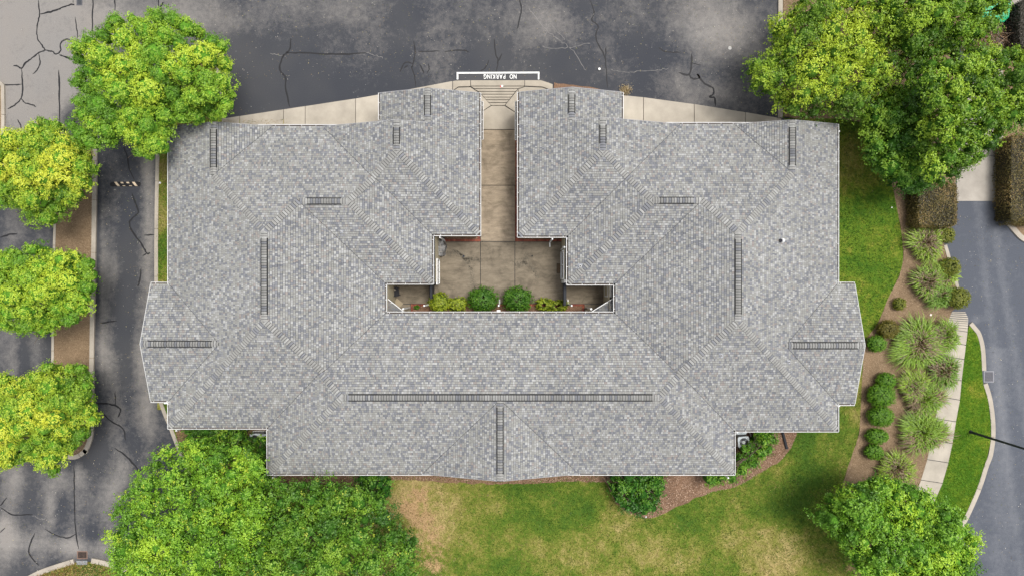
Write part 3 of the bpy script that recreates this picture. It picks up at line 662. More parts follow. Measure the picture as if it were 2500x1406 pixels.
def Hs(x, y):
    best = np.full(np.shape(x), -1e9); arg = np.zeros(np.shape(x), int); keys = list(pieces); kidx = {k: n for n, k in enumerate(keys)}
    for wg, pl in zip(WN, PLN):
        ins = (x > wg[0]) & (x < wg[1]) & (y > wg[2]) & (y < wg[3])
        zs = np.stack([a * x + b * y + c for a, b, c in pl]); m = zs.min(0); am = zs.argmin(0)
        ids = np.array([kidx[tuple(round(v, 4) for v in p)] for p in pl])[am]
        up = ins & (m > best + 1e-6); best = np.where(up, m, best); arg = np.where(up, ids, arg)
    return best, arg

EXP = .127
def tone(r):
    u = r.random()
    if u < .20: c = (.312, .314, .307)
    elif u < .64: c = (.245, .245, .232)
    elif u < .68: c = (.25, .225, .21)
    elif u < .88: c = (.160, .165, .180)
    else: c = (.205, .21, .22)
    k = r.uniform(.88, 1.12); return (c[0] * k, c[1] * k, c[2] * k)
deckmb = MB()
for key, pcs in pieces.items():
    a, b, c = key; mbs = MB()
    if a > 0: uu, vv = 0, 1; d0 = (ZE - c) / a; sg = 1; lo = d0
    elif a < 0: uu, vv = 0, 1; lo = (ZE - c) / a; sg = -1
    elif b > 0: uu, vv = 1, 0; lo = (ZE - c) / b; sg = 1
    else: uu, vv = 1, 0; lo = (ZE - c) / b; sg = -1
    rows = {}
    vmin = min(p[vv] for pc in pcs for p in pc) - 1; vmax = max(p[vv] for pc in pcs for p in pc) + 1
    def row(k):
        if k not in rows:
            r = random.Random(hash((key, k)) & 0xffffff); v = vmin - r.random() * .3; L = []
            prev = tone(r)
            while v < vmax:
                wd = r.choice([.07, .085, .10, .115, .13, .17]); prev = tone(r)
                L.append((v, v + wd, prev, r.choice([.010, .010, .016]))); v += wd
            rows[k] = L
        return rows[k]
    for pc in pcs:
        deckmb.poly([(x, y, a * x + b * y + c - .02) for x, y in (pc if sum(pc[i - 1][0] * pc[i][1] - pc[i][0] * pc[i - 1][1] for i in range(len(pc))) > 0 else pc[::-1])], (.05, .05, .05))
        if sum(pc[i - 1][0] * pc[i][1] - pc[i][0] * pc[i - 1][1] for i in range(len(pc))) < 0: pc = pc[::-1]
        us = [sg * (p[uu] - lo) for p in pc]; k0 = int(math.floor(min(us) / EXP + 1e-6)); k1 = int(math.ceil(max(us) / EXP - 1e-6))
        for k in range(k0, k1):
            ua, ub = lo + sg * k * EXP, lo + sg * (k + 1) * EXP
            band = pc
            if uu == 0: band = clip(clip(band, sg, 0, -sg * ua), -sg, 0, sg * ub)
            else: band = clip(clip(band, 0, sg, -sg * ua), 0, -sg, sg * ub)
            if area(band) < 1e-5: continue
            vs = [p[vv] for p in band]; b0, b1 = min(vs), max(vs)
            # inner span where the band is a full rectangle
            for (v0, v1, tn, th) in row(k):
                if v1 <= b0 or v0 >= b1: continue
                if vv == 0: q = clip(clip(band, 1, 0, -(v0 + .004)), -1, 0, v1 - .004)
                else: q = clip(clip(band, 0, 1, -(v0 + .004)), 0, -1, v1 - .004)
                if len(q) < 3 or area(q) < 2e-5: continue
                def zf(p): return a * p[0] + b * p[1] + c + .004 + th * (1 - (sg * (p[uu] - lo) - k * EXP) / EXP)
                low = [p for p in q if abs(p[uu] - ua) < 1e-5]
                bv = .010 if th < .012 else .014
                if len(low) == 2: q2 = [((p[0] + sg * bv, p[1]) if uu == 0 else (p[0], p[1] + sg * bv)) if p in low else p for p in q]
                else: q2 = q
                mbs.poly([(p[0], p[1], zf(p)) for p in q2], tn)
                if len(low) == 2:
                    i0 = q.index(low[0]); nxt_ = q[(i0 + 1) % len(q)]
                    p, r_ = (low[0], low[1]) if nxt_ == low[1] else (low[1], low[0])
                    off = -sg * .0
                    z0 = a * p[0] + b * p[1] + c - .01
                    dk = (.03, .03, .032)  # dark cut edge of the tab, widened to paint in the course shadow
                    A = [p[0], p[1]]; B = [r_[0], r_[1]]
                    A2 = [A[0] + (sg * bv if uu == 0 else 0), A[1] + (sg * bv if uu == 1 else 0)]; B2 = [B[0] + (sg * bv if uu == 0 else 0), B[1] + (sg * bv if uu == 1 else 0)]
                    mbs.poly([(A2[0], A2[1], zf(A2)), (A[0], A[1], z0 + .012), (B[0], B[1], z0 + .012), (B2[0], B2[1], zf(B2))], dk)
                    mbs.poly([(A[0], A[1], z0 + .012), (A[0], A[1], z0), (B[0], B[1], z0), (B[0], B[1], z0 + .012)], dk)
    mbs.build('roof_shingles', M_shingle, bld, kind='stuff')
deckmb.build('roof_deck', M_deck, bld)

# ridge / hip / valley lines found from the roof surface
keys = list(pieces); lines = []
for i in range(len(keys)):
    for j in range(i + 1, len(keys)):
        A, B = keys[i], keys[j]; da, db, dc = A[0] - B[0], A[1] - B[1], A[2] - B[2]; L = math.hypot(da, db)
        if L < 1e-6: continue
        nx, ny = da / L, db / L; px0, py0 = -nx * dc / L, -ny * dc / L; tx, ty = -ny, nx
        t = np.arange(-40, 40, .02); X = px0 + tx * t; Y = py0 + ty * t; e = .03
        h0, a0 = Hs(X + nx * e, Y + ny * e); h1, a1 = Hs(X - nx * e, Y - ny * e); zl = A[0] * X + A[1] * Y + A[2]
        ok = (((a0 == i) & (a1 == j)) | ((a0 == j) & (a1 == i))) & (h0 > 0) & (h1 > 0)
        cvx = (h0 + h1) / 2 < zl - 1e-4
        for kind_, msk in (('cap', ok & cvx), ('valley', ok & ~cvx)):
            idx = np.where(msk)[0]
            if len(idx) == 0: continue
            for seg in np.split(idx, np.where(np.diff(idx) > 2)[0] + 1):
                if len(seg) < 20: continue
                s, f = seg[0], seg[-1]
                lines.append((kind_, (X[s], Y[s], zl[s]), (X[f], Y[f], zl[f]), A, B))
def capstone(m, c, d, n, hw, L, z, A, B, col, lift, th=.012):
    """one bent cap shingle centred at c, along d (plan unit), half width hw"""
    def zz(x, y): return min(A[0] * x + A[1] * y + A[2], B[0] * x + B[1] * y + B[2]) + lift
    pts = []
    for s, e in ((-.455, th), (.5, 0)):
        for w_ in (-hw, 0, hw):
            x = c[0] + d[0] * L * s + n[0] * w_; y = c[1] + d[1] * L * s + n[1] * w_; pts.append((x, y, zz(x, y) + e))
    p = pts; base = lift + .004
    m.poly([p[0], p[3], p[4], p[1]][::-1], col); m.poly([p[1], p[4], p[5], p[2]][::-1], col)
    dn = lambda q, h=None: (q[0], q[1], q[2] - (lift + th + .01 if h is None else h))
    dk = (.022, .022, .022); e0 = []
    for w_ in (-hw, 0, hw):
        x = c[0] - d[0] * L * .62; y = c[1] - d[1] * L * .62; e0.append((x + n[0] * w_, y + n[1] * w_, zz(x + n[0] * w_, y + n[1] * w_) + .002 - (lift - .012 if abs(w_) > 0 else 0) * .0))
    m.poly([e0[0], p[0], p[1], e0[1]][::-1], dk); m.poly([e0[1], p[1], p[2], e0[2]][::-1], dk)
    for sgn_, (qa, qb) in ((-1, (p[0], p[3])), (1, (p[2], p[5]))):
        o_ = (n[0] * sgn_ * .007, n[1] * sgn_ * .007); fa = (qa[0] + o_[0], qa[1] + o_[1]); fb = (qb[0] + o_[0], qb[1] + o_[1])
        qd = [qa, qb, (*fb, zz(*fb) - lift + .02), (*fa, zz(*fa) - lift + .02)]; m.poly(qd if sgn_ < 0 else qd[::-1], dk)
    m.poly([p[0], p[1], dn(p[1], th + .004), dn(p[0], th + .004)], dk); m.poly([p[1], p[2], dn(p[2], th + .004), dn(p[1], th + .004)], dk)
    m.poly([p[0], dn(p[0]), dn(p[3]), p[3]], dk); m.poly([p[2], p[5], dn(p[5]), dn(p[2])], dk)
caps = []
vmb = MB()
vent_root = {}
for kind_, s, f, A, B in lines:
    dx, dy = f[0] - s[0], f[1] - s[1]; L = math.hypot(dx, dy); d = (dx / L, dy / L); n = (-d[1], d[0])
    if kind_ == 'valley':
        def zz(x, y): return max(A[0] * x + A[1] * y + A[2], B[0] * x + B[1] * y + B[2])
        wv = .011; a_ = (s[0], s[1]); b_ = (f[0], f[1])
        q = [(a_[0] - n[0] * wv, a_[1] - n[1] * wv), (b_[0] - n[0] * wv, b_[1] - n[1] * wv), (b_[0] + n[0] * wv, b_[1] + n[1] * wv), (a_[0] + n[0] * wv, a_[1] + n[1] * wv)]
        vmb = MB(); vmb.poly([(x, y, zz(x, y) + .024) for x, y in q], (.06, .06, .065)); vmb.build('valley_shadow_line', M_vc, bld); continue  # thin dark strip paints the shadow of the cut along the valley
    horiz = abs(f[2] - s[2]) < .02
    if f[2] < s[2]: d = (-d[0], -d[1]); n = (-n[0], -n[1]); s, f = f, s    # run uphill from the low end
    N = max(1, int(round(L / .145))); st = L / N
    v0, v1 = (.38, L - .38) if horiz and L > 1.2 else (9e9, -9e9)
    if horiz and L > 1.2:
        vm = MB(); hw = .165
        def zz(x, y): return min(A[0] * x + A[1] * y + A[2], B[0] * x + B[1] * y + B[2])
        for sd_ in (-1, 1):
            x0 = (s[0] + d[0] * v0 + n[0] * sd_ * hw, s[1] + d[1] * v0 + n[1] * sd_ * hw); x1 = (s[0] + d[0] * v1 + n[0] * sd_ * hw, s[1] + d[1] * v1 + n[1] * sd_ * hw)
            zc = zz(*x0); vm.obox(x0, x1, .06, zc - .03, zc + .045, (.01, .01, .01))
        vr = vm.build('ridge_vent', M_vent, bld)
        caps.append(('ventline', vr))
    for k in range(N):
        t = (k + .5) * st; c = (s[0] + d[0] * t, s[1] + d[1] * t); on = v0 < t < v1
        caps.append((c, d, n, st, A, B, .05 if on else .022, .140 if on else .168, f[2] if horiz else t))
rr = random.Random(5); real = [c for c in caps if c[0] != 'ventline']
order = sorted(range(len(real)), key=lambda i: -real[i][7] * real[i][3] * (1.0 + real[i][6]))
single = set(order[:290]); rest = MB()
for i, (c, d, n, st, A, B, lift, hw, _) in enumerate(real):
    u = rr.random(); col = (.30, .30, .29) if u < .2 else ((.245, .243, .232) if u < .82 else (.175, .18, .195)); k = rr.uniform(.9, 1.1) * (.82 if lift > .04 else 1); col = tuple(v * k for v in col)
    if i in single:
        m = MB(); capstone(m, c, d, n, hw, st * 1.02, 0, A, B, col, lift); m.build('ridge_cap', M_shingle, bld)
    else: capstone(rest, c, d, n, hw, st * 1.02, 0, A, B, col, lift)
rest.build('hip_caps', M_shingle, bld, kind='stuff')

# outline of the eaves (world metres) and walls
OUT = [(-19.43, 9.15), (-7.48, 9.15), (-7.48, 11.04), (-1.86, 11.04), (-1.86, 3.04), (-4.53, 3.04), (-4.53, .30), (-7.20, .30), (-7.20, -1.44), (5.85, -1.44), (5.85, .255), (3.18, .255), (3.18, 2.95),
       (.395, 2.95), (.395, 11.08), (6.215, 11.08), (6.215, 9.27), (18.43, 9.27), (18.43, .23), (19.43, .23), (19.43, -6.55), (18.43, -6.55), (18.43, -8.05), (12.56, -8.05), (12.56, -10.50), (-13.81, -10.50),
       (-13.81, -7.89), (-19.43, -7.89), (-19.43, -6.38), (-20.48, -6.38), (-20.48, .23), (-19.43, .23)]
def inset(poly, offs):
    n = len(poly); L = []
    for i in range(n):
        a, b = poly[i], poly[(i + 1) % n]; dx, dy = b[0] - a[0], b[1] - a[1]; l = math.hypot(dx, dy); nx, ny = dy / l, -dx / l   # clockwise polygon: inward normal
        o = offs(i); L.append((a[0] + nx * o, a[1] + ny * o, dx / l, dy / l))
    out = []
    for i in range(n):
        p = L[i - 1]; q = L[i]; det = p[2] * q[3] - p[3] * q[2]
        t = ((q[0] - p[0]) * q[3] - (q[1] - p[1]) * q[2]) / det; out.append((p[0] + p[2] * t, p[1] + p[3] * t))
    return out
court = {4, 5, 6, 7, 8, 9, 10, 11, 12}
WALL = inset(OUT, lambda i: {5: -.16, 11: -.16, 7: -.10, 9: -.30}.get(i, .05 if i in court else .28))
m = MB(); n = len(WALL)
for i in range(n):
    a, b = WALL[i], WALL[(i + 1) % n]
    m.poly([(*a, 0), (*b, 0), (*b, 2.86), (*a, 2.86)][::-1], (1, 1, 1))
m.build('wall', M_wall, bld)
m = MB()
so = [Vector((x, y, 0)) for x, y in OUT]
for tri in tessellate_polygon([so]): m.poly([(so[k].x, so[k].y, 2.87) for k in tri])
m.build('soffit', M_vinyl, bld)
# fascia boards, gutters with hangers
fm = MB()
for i in range(len(OUT)):
    a, b = OUT[i], OUT[(i + 1) % len(OUT)]; dx, dy = b[0] - a[0], b[1] - a[1]; l = math.hypot(dx, dy); nx, ny = -dy / l * .012, dx / l * .012
    fm.obox((a[0] - nx, a[1] - ny), (b[0] - nx, b[1] - ny), .02, 2.872, 2.985)
fm.build('fascia', M_vinyl, bld)
hm = MB(); hm.box(-.011, .011, 0, .10, 2.985, 2.997); hang_me = hm.mesh('hanger', M_vinyl)
def gutter(p0, p1, z=0.0, parent=bld, depth=.105, corners=(0, 0), out_sign=1):
    dx, dy = p1[0] - p0[0], p1[1] - p0[1]; l = math.hypot(dx, dy); d = (dx / l, dy / l); o = (-d[1] * out_sign, d[0] * out_sign)
    p0 = (p0[0] - d[0] * corners[0] * depth, p0[1] - d[1] * corners[0] * depth); p1 = (p1[0] + d[0] * corners[1] * depth, p1[1] + d[1] * corners[1] * depth); l += (corners[0] + corners[1]) * depth
    f = lambda p, q: (p[0] + o[0] * q, p[1] + o[1] * q)
    m = MB(); m.obox(f(p0, depth - .012), f(p1, depth - .012), .026, 2.885 + z, 3.0 + z)
    e0 = (p0[0] + d[0] * .006, p0[1] + d[1] * .006)
    for e in (p0, p1):
        ee = (e[0] + d[0] * (.008 if e is p0 else -.008), e[1] + d[1] * (.008 if e is p0 else -.008)); m.obox(f(ee, .004), f(ee, depth - .026), .014, 2.89 + z, 2.998 + z)
    g = m.build('gutter', M_vinyl, parent)
    m = MB(); m.obox(f(p0, depth / 2 - .006), f(p1, depth / 2 - .006), depth - .03, 2.888 + z, 2.915 + z)
    tr = link('trough', m.mesh('trough', M_trough)); tr.parent = g
    ang = math.atan2(o[1], o[0]) - math.pi / 2; t = R.uniform(.1, .3)
    while t < l - .05:
        h = bpy.data.objects.new('hanger', hang_me); COL.objects.link(h); h.parent = g; h.location = (p0[0] + d[0] * t, p0[1] + d[1] * t, z); h.rotation_euler = (0, 0, ang); t += R.uniform(.62, .85)
    return g
for a, b, cn in [((-19.43, .23), (-19.43, 9.15), (0, 0)), ((-14.4, 9.15), (-9.95, 9.15), (0, 0)), ((-7.48, 9.5), (-7.48, 11.04), (0, 0)), ((-1.86, 11.04), (-1.86, 3.04), (0, 1)), ((-1.86, 3.04), (-4.53, 3.04), (1, -1)),
                 ((-4.53, 3.04), (-4.53, .30), (-1, 1)), ((-4.53, .30), (-7.20, .30), (1, -1)), ((-7.20, .30), (-7.20, -1.44), (-1, -1)), ((-7.20, -1.44), (5.85, -1.44), (-1, -1)), ((5.85, -1.44), (5.85, .255), (-1, -1)),
                 ((5.85, .255), (3.18, .255), (-1, 1)), ((3.18, .255), (3.18, 2.95), (1, -1)), ((3.18, 2.95), (.395, 2.95), (-1, 1)), ((.395, 2.95), (.395, 11.08), (1, 0)), ((6.215, 11.08), (6.215, 9.5), (0, 0)),
                 ((8.75, 9.27), (13.85, 9.27), (0, 0)), ((18.43, 9.27), (18.43, .23), (0, 0)), ((18.43, .23), (19.43, .23), (0, 0)), ((19.43, -6.55), (18.43, -6.55), (0, 0)), ((18.43, -6.55), (18.43, -8.05), (0, 1)),
                 ((18.43, -8.05), (12.56, -8.05), (1, -1)), ((12.56, -8.05), (12.56, -10.50), (-1, 1)), ((12.56, -10.50), (3.1, -10.50), (1, 0)), ((-4.1, -10.50), (-13.81, -10.50), (0, 1)), ((-13.81, -10.50), (-13.81, -7.89), (1, -1)),
                 ((-13.81, -7.89), (-19.43, -7.89), (-1, 1)), ((-19.43, -7.89), (-19.43, -6.38), (1, 0)), ((-19.43, -6.38), (-20.48, -6.38), (0, 0)), ((-20.48, .23), (-19.43, .23), (0, 0))]:
    gutter(a, b, 0, corners=cn)
# rake boards and gable walls
def gable(cx, hw, ypl, sgn, axis, zap, lowl=None, lowr=None, set_=.26, shift=0):
    """triangular gable end; axis 'y' = faces +-y at ypl, 'x' = faces +-x"""
    T = (lambda u, v, z: (u, v, z)) if axis == 'y' else (lambda u, v, z: (v, u, z))
    m = MB(); yy = ypl - sgn * set_; zb = 2.86
    tri = [(cx - hw + .12, zb), (cx + hw - .12, zb), (cx + .0, zap - .06)]
    for q_ in (yy, yy - sgn * .1): m.poly([T(u, q_, z) for u, z in (tri if sgn > 0 else tri[::-1])])
    m.build('gable_wall', M_wall, bld)
    m = MB()
    for s_ in (-1, 1):
        a = (cx + s_ * hw, ZE); b = (cx, zap)
        for (y0, y1, z0, z1) in ((ypl + sgn * .002, ypl + sgn * .022, -.15, .012),):
            P1 = [T(a[0], y0, a[1] + z0), T(b[0], y0, b[1] + z0), T(b[0], y0, b[1] + z1), T(a[0], y0, a[1] + z1)]
            P2 = [T(a[0], y1, a[1] + z0), T(b[0], y1, b[1] + z0), T(b[0], y1, b[1] + z1), T(a[0], y1, a[1] + z1)]
            m.poly(P1); m.poly(P2[::-1])
            for k in range(4): m.poly([P1[k], P1[(k + 1) % 4], P2[(k + 1) % 4], P2[k]])
    m.build('rake_board', M_vinyl if axis == 'x' or False else M_rake, bld)
M_rake = simple('grey_drip_edge', (.30, .30, .31), .7)
gable(-16.5, 2.93, 9.15, 1, 'y', ZE + 2.93 * SL); gable(-6.298, 4.438, 9.15, 1, 'y', ZE + 4.438 * SL); gable(-4.67, 2.81, 11.04, 1, 'y', ZE + 2.81 * SL)
gable(15.5, 2.93, 9.27, 1, 'y', ZE + 2.93 * SL); gable(4.9525, 4.5575, 9.27, 1, 'y', ZE + 4.5575 * SL); gable(3.305, 2.91, 11.08, 1, 'y', ZE + 2.91 * SL)
gable(-.65, 4.42, -10.52, -1, 'y', ZE + 4.42 * SL); gable(-3.075, 3.305, -20.48, -1, 'x', ZE + 3.305 * SL); gable(-3.16, 3.39, 19.43, 1, 'x', ZE + 3.39 * SL)

# lower bay roofs beside the walkway
def small_roof(poly, z, tilt, label=None):
    m = MB(); r = random.Random(len(poly) + int(z * 100)); x0 = min(p[0] for p in poly); x1 = max(p[0] for p in poly); y0 = min(p[1] for p in poly); y1 = max(p[1] for p in poly)
    k = y0
    while k < y1:
        v = x0 - r.random() * .1
        while v < x1:
            wd = r.uniform(.12, .26); q = clip(clip(clip(clip(poly, 1, 0, -v - .003), -1, 0, v + wd - .003), 0, 1, -k - .003), 0, -1, k + .136 - .003)
            if area(q) > 1e-4:
                t = tone(r); t = tuple(c * .55 for c in t); m.poly([(p[0], p[1], z + tilt(p) + .012 * (1 - (p[1] - k) / .136)) for p in (q if sum(q[i - 1][0] * q[i][1] - q[i][0] * q[i - 1][1] for i in range(len(q))) > 0 else q[::-1])], t)
            v += wd
        k += .136
    return m
pl_ = [(-1.86, 8.55), (-1.76, 8.55), (-1.76, 10.75), (-1.86, 10.75)]
for xe, xi, yb, yt, sgn in ((-1.74, -2.14, 8.52, 10.72, 1), (.26, .67, 8.5, 10.72, -1)):
    poly = [(xi, yb), (xe, yb), (xe, yt), (xi, yt)]
    small_roof(poly, 2.42, lambda p: SL * abs(p[0] - xe)).build('bay_roof', M_shingle, bld, kind='stuff')
    m = MB(); m.prism([(xi, yb + .04), (xe - sgn * .06, yb + .04), (xe - sgn * .06, yt - .04), (xi, yt - .04)], 0, 2.4); m.build('bay_wall', M_wall, bld)
    g = gutter((xe, yt), (xe, yb), -.58, depth=.09) if sgn > 0 else gutter((xe, yb), (xe, yt), -.58, depth=.09)
# small corner roofs in the courtyard niches with diagonal gutters
for tri in ([(-7.25, -.52), (-7.25, -1.55), (-5.95, -1.55)], [(5.92, -.52), (5.92, -1.55), (4.25, -1.55)]):
    a, b_, c_ = tri; cs = 1 if a[0] < 0 else -1
    poly = tri if cs > 0 else tri[::-1]
    dd = ((c_[0] - a[0]), (c_[1] - a[1])); l = math.hypot(*dd)
    small_roof(poly, 2.55, lambda p: .25 * abs((p[0] - a[0]) * dd[1] - (p[1] - a[1]) * dd[0]) / l).build('porch_roof', M_shingle, bld, kind='stuff')
    m = MB(); m.obox(a, c_, .035, 2.46, 2.6); g = m.build('gutter', M_vinyl, bld)
    for t in (.28, .75):
        q = (a[0] + dd[0] * t, a[1] + dd[1] * t); nn = (dd[1] / l, -dd[0] / l); s_ = 1 if (b_[0] - q[0]) * nn[0] + (b_[1] - q[1]) * nn[1] > 0 else -1
        m = MB(); m.obox(q, (q[0] + nn[0] * .09 * s_, q[1] + nn[1] * .09 * s_), .02, 2.59, 2.605); h = m.build('hanger', M_vinyl); h.parent = g
    m = MB(); m.cyl(c_[0] - cs * .3, -1.2, 0, 2.5, .06, 10); m.build('porch_post', M_vinyl, bld)

# downspouts and outlet heads
def downspout(x, y, ox, oy, head=True):
    m = MB(); m.box(x - .035, x + .035, y - .045, y + .045, .12, 2.88)
    m.obox((x, y), (x + ox * .3, y + oy * .3), .07, .12, .2); m.build('downspout', M_vinyl, bld)
for x, y, ox, oy in [(-.76, -1.0, 0, 1), (-5.0, -1.0, 0, 1), (3.4, -1.0, 0, 1), (-4.1, 2.88, 0, -1), (2.3, 2.78, 0, -1), (-19.6, 8.9, -1, 0), (18.6, 8.9, 1, 0), (-13.6, -10.78, 0, -1), (12.3, -10.78, 0, -1), (12.8, -8.2, 0, -1), (-19.1, -8.1, 0, -1)]:
    downspout(x, y, ox, oy)
m = MB(); m.box(-.86, -.66, -1.36, -1.24, 2.93, 3.02); m.build('outlet_head', M_vinyl, bld)
m = MB(); m.box(-19.75, -19.5, -6.56, -6.46, 2.8, 2.96); m.build('outlet_head', M_vinyl, bld)
m = MB(); m.box(18.5, 18.62, -6.72, -6.66, 2.8, 2.96); m.build('outlet_head', M_vinyl, bld)

# windows and doors (frame + panes)
def window(x, y, face, wd, hgt, z0, depth=.1, name='window'):
    """face: 'E','W','N','S' outward direction; centre x,y on the wall plane"""
    T = {'E': lambda u, d, z: (x + d, y + u, z), 'W': lambda u, d, z: (x - d, y - u, z), 'N': lambda u, d, z: (x - u, y + d, z), 'S': lambda u, d, z: (x + u, y - d, z)}[face]
    def bx(m, u0, u1, d0, d1, za, zb):
        c = [T(u, d, z) for z in (za, zb) for u, d in ((u0, d0), (u1, d0), (u1, d1), (u0, d1))]
        for f in ((0, 3, 2, 1), (4, 5, 6, 7), (0, 1, 5, 4), (1, 2, 6, 5), (2, 3, 7, 6), (3, 0, 4, 7)): m.poly([c[i] for i in f])
    m = MB(); t = .07
    bx(m, -wd / 2, wd / 2, -.02, depth, z0, z0 + t); bx(m, -wd / 2, wd / 2, -.02, depth, z0 + hgt - t, z0 + hgt)
    bx(m, -wd / 2, -wd / 2 + t, -.02, depth, z0 + t, z0 + hgt - t); bx(m, wd / 2 - t, wd / 2, -.02, depth, z0 + t, z0 + hgt - t); bx(m, -.02, .02, -.02, depth * .8, z0 + t, z0 + hgt - t)
    f = m.build(name, M_vinyl, bld)
    for s_ in (-1, 1):
        m = MB(); a0, a1 = (-wd / 2 + t, -.02) if s_ < 0 else (.02, wd / 2 - t); bx(m, a0, a1, .005, depth * .4, z0 + t, z0 + hgt - t); p = m.build('pane', M_glass); p.parent = f
wl = WALL
for x in (-17.5, -14.9, -12.3): window(x, 8.87, 'N', 1.4, 1.2, 1.0)
for x in (8.2, 10.9, 13.6, 16.3): window(x, 8.99, 'N', 1.4, 1.2, 1.0)
window(-4.7, 10.76, 'N', 2.0, 1.5, .8); window(3.3, 10.8, 'N', 2.0, 1.5, .8)
for y in (7.5, 5.0, 2.5): window(-19.15, y, 'W', 1.3, 1.2, 1.0); window(18.15, y, 'E', 1.3, 1.2, 1.0)
window(-20.2, -3.1, 'W', 2.2, 1.5, .8); window(19.15, -3.1, 'E', 2.2, 1.5, .8)
for x in (-11.5, -8.5, -5.5, -2.6, .9, 3.9, 6.9, 9.9): window(x, -10.28, 'S', 1.3, 1.2, 1.0)
window(-16.5, -7.61, 'S', 1.3, 1.2, 1.0); window(15.5, -7.77, 'S', 1.3, 1.2, 1.0)
for y in (4.2, 6.2): window(-1.91, y, 'E', 1.2, 1.1, 1.0, .06); window(.445, y, 'W', 1.2, 1.1, 1.0, .06)
window(3.02, 1.35, 'W', 1.7, 2.0, .15, .07, 'door_frame'); window(-4.37, .95, 'E', 1.5, 1.3, .9, .06)
window(5.75, -.15, 'W', .75, 1.5, .7, .22); window(-7.3, -.15, 'E', .75, 1.5, .7, .12)
for x in (-3.6, -1.9, -.1, 1.6): window(x, -1.50, 'N', 1.1, 1.2, 1.0, .03)
m = MB(); m.box(3.0, 3.12, .30, .48, 0, 2.8); m.box(2.96, 3.1, 2.28, 2.36, 0, 2.8); m.build('door_casing', M_vinyl, bld)
m = MB(); m.box(2.94, 3.04, 2.22 + .1, 2.42 - .0, 2.0, 2.2); m.build('wall_lantern', M_vinyl, bld)

# roof pipe vents: each a part of the roof
def pipe_vent(px, py, r, big=False):
    x, y = P(px, py, 4.0); z, ar = Hs(np.array([x]), np.array([y])); z = float(z[0]); x, y = P(px, py, z); z = float(Hs(np.array([x]), np.array([y]))[0][0])
    root = empty('pipe_vent', (0, 0, 0)); root.parent = bld
    m = MB()
    if big:
        m.cyl(x + .03, y, z - .05, z + .16, r * 1.1, 16, (.72, .72, .7), r * .95); m.bar((x + .02, y, z + .12), (x - .12, y, z + .10), r * .8, 14, (.02, .02, .03)); m.cyl(x + .05, y, z + .16, z + .26, r * .8, 14, (.75, .75, .74), r * .4)
    else:
        a, b, c = keys[int(ar[0])]; s = r * 1.5
        q = [(x - s, y - s), (x + s, y - s), (x + s, y + s), (x - s, y + s)]; m.poly([(u, v, a * u + b * v + c + .026) for u, v in q], (.27, .28, .30))
        m.cyl(x, y, z, z + .16, r * .75, 12, (.6, .6, .6)); m.cyl(x, y, z + .16, z + .17, r * .5, 12, (.02, .02, .02))
    me = m.mesh('pipe', M_vc); o = bpy.data.objects.new('pipe', me); COL.objects.link(o); o.parent = root
for v in [(834, 566, 0.063), (1416, 650, 0.098), (1760, 867, 0.084), (1925, 883, 0.07), (555, 899, 0.07), (917, 1077, 0.063), (1523, 1075, 0.056), (993, 812, .035), (1811, 308, .03)]: pipe_vent(*v)
pipe_vent(1907, 588, .12, True)

# ================================================================== yard objects
def local(name, mb, mat, parent, smooth=False):
    me = mb.mesh(name, mat, smooth); o = bpy.data.objects.new(name, me); COL.objects.link(o); o.parent = parent; return o
def ac_unit(px, py, rot, label, z=.0, s=.68):
    x, y = P(px, py, .8); r = empty('air_conditioner', (x, y, .1), label=label, cat='air conditioner', group='outdoor air conditioners'); r.rotation_euler = (0, 0, rot)
    m = MB(); h = s / 2; c = .07; o8 = [(-h + c, -h), (h - c, -h), (h, -h + c), (h, h - c), (h - c, h), (-h + c, h), (-h, h - c), (-h, -h + c)]
    m.prism(o8, .05, .66, (.30, .31, .33)); local('casing', m, M_vc, r)
    m = MB(); m.box(-h - .06, h + .06, -h - .06, h + .06, 0, .05, (.4, .4, .38)); local('pad', m, M_vc, r)
    # top: ring of grey sheet around the fan opening
    m = MB(); N = 24
    for i in range(N):
        t0, t1 = 2 * math.pi * i / N, 2 * math.pi * (i + 1) / N
        def sq(t): k = h / max(abs(math.cos(t)), abs(math.sin(t))); return (min(k, h * 1.28) * math.cos(t), min(k, h * 1.28) * math.sin(t))
        a, b = sq(t0), sq(t1); ri = h * .76; i0 = (ri * math.cos(t0), ri * math.sin(t0)); i1 = (ri * math.cos(t1), ri * math.sin(t1))
        m.poly([(*i0, .70), (*a, .68), (*b, .68), (*i1, .70)], (.40, .44, .46)); m.poly([(*a, .68), (*a, .64), (*b, .64), (*b, .68)], (.38, .41, .43)); m.poly([(*i0, .70), (*i1, .70), (*i1, .66), (*i0, .66)], (.1, .1, .1))
    local('top_cover', m, M_vc, r)
    m = MB(); m.cyl(0, 0, .661, .665, h * .76, 24, (.015, .016, .018)); local('fan_well', m, M_vc, r)
    m = MB(); m.cyl(0, 0, .665, .69, .1, 14, (.35, .37, .38))
    local('fan_hub', m, M_vc, r)
    for k in range(3):
        m = MB(); t = k * 2.094 + .4; pts = [(.09 * math.cos(t), .09 * math.sin(t)), (h * .7 * math.cos(t - .1), h * .7 * math.sin(t - .1)), (h * .7 * math.cos(t + .65), h * .7 * math.sin(t + .65)), (.09 * math.cos(t + .8), .09 * math.sin(t + .8))]
        m.poly([(a, b, .675 + .012 * i) for i, (a, b) in enumerate(pts)], (.13, .14, .15)); local('fan_blade', m, M_vc, r)
    m = MB()
    for q in (.3, .5, .7):
        N = 24
        for i in range(N):
            t0, t1 = 2 * math.pi * i / N, 2 * math.pi * (i + 1) / N; m.obox((h * q * math.cos(t0), h * q * math.sin(t0)), (h * q * math.cos(t1), h * q * math.sin(t1)), .008, .70, .706, (.12, .13, .14))
    local('guard', m, M_vc, r); return r
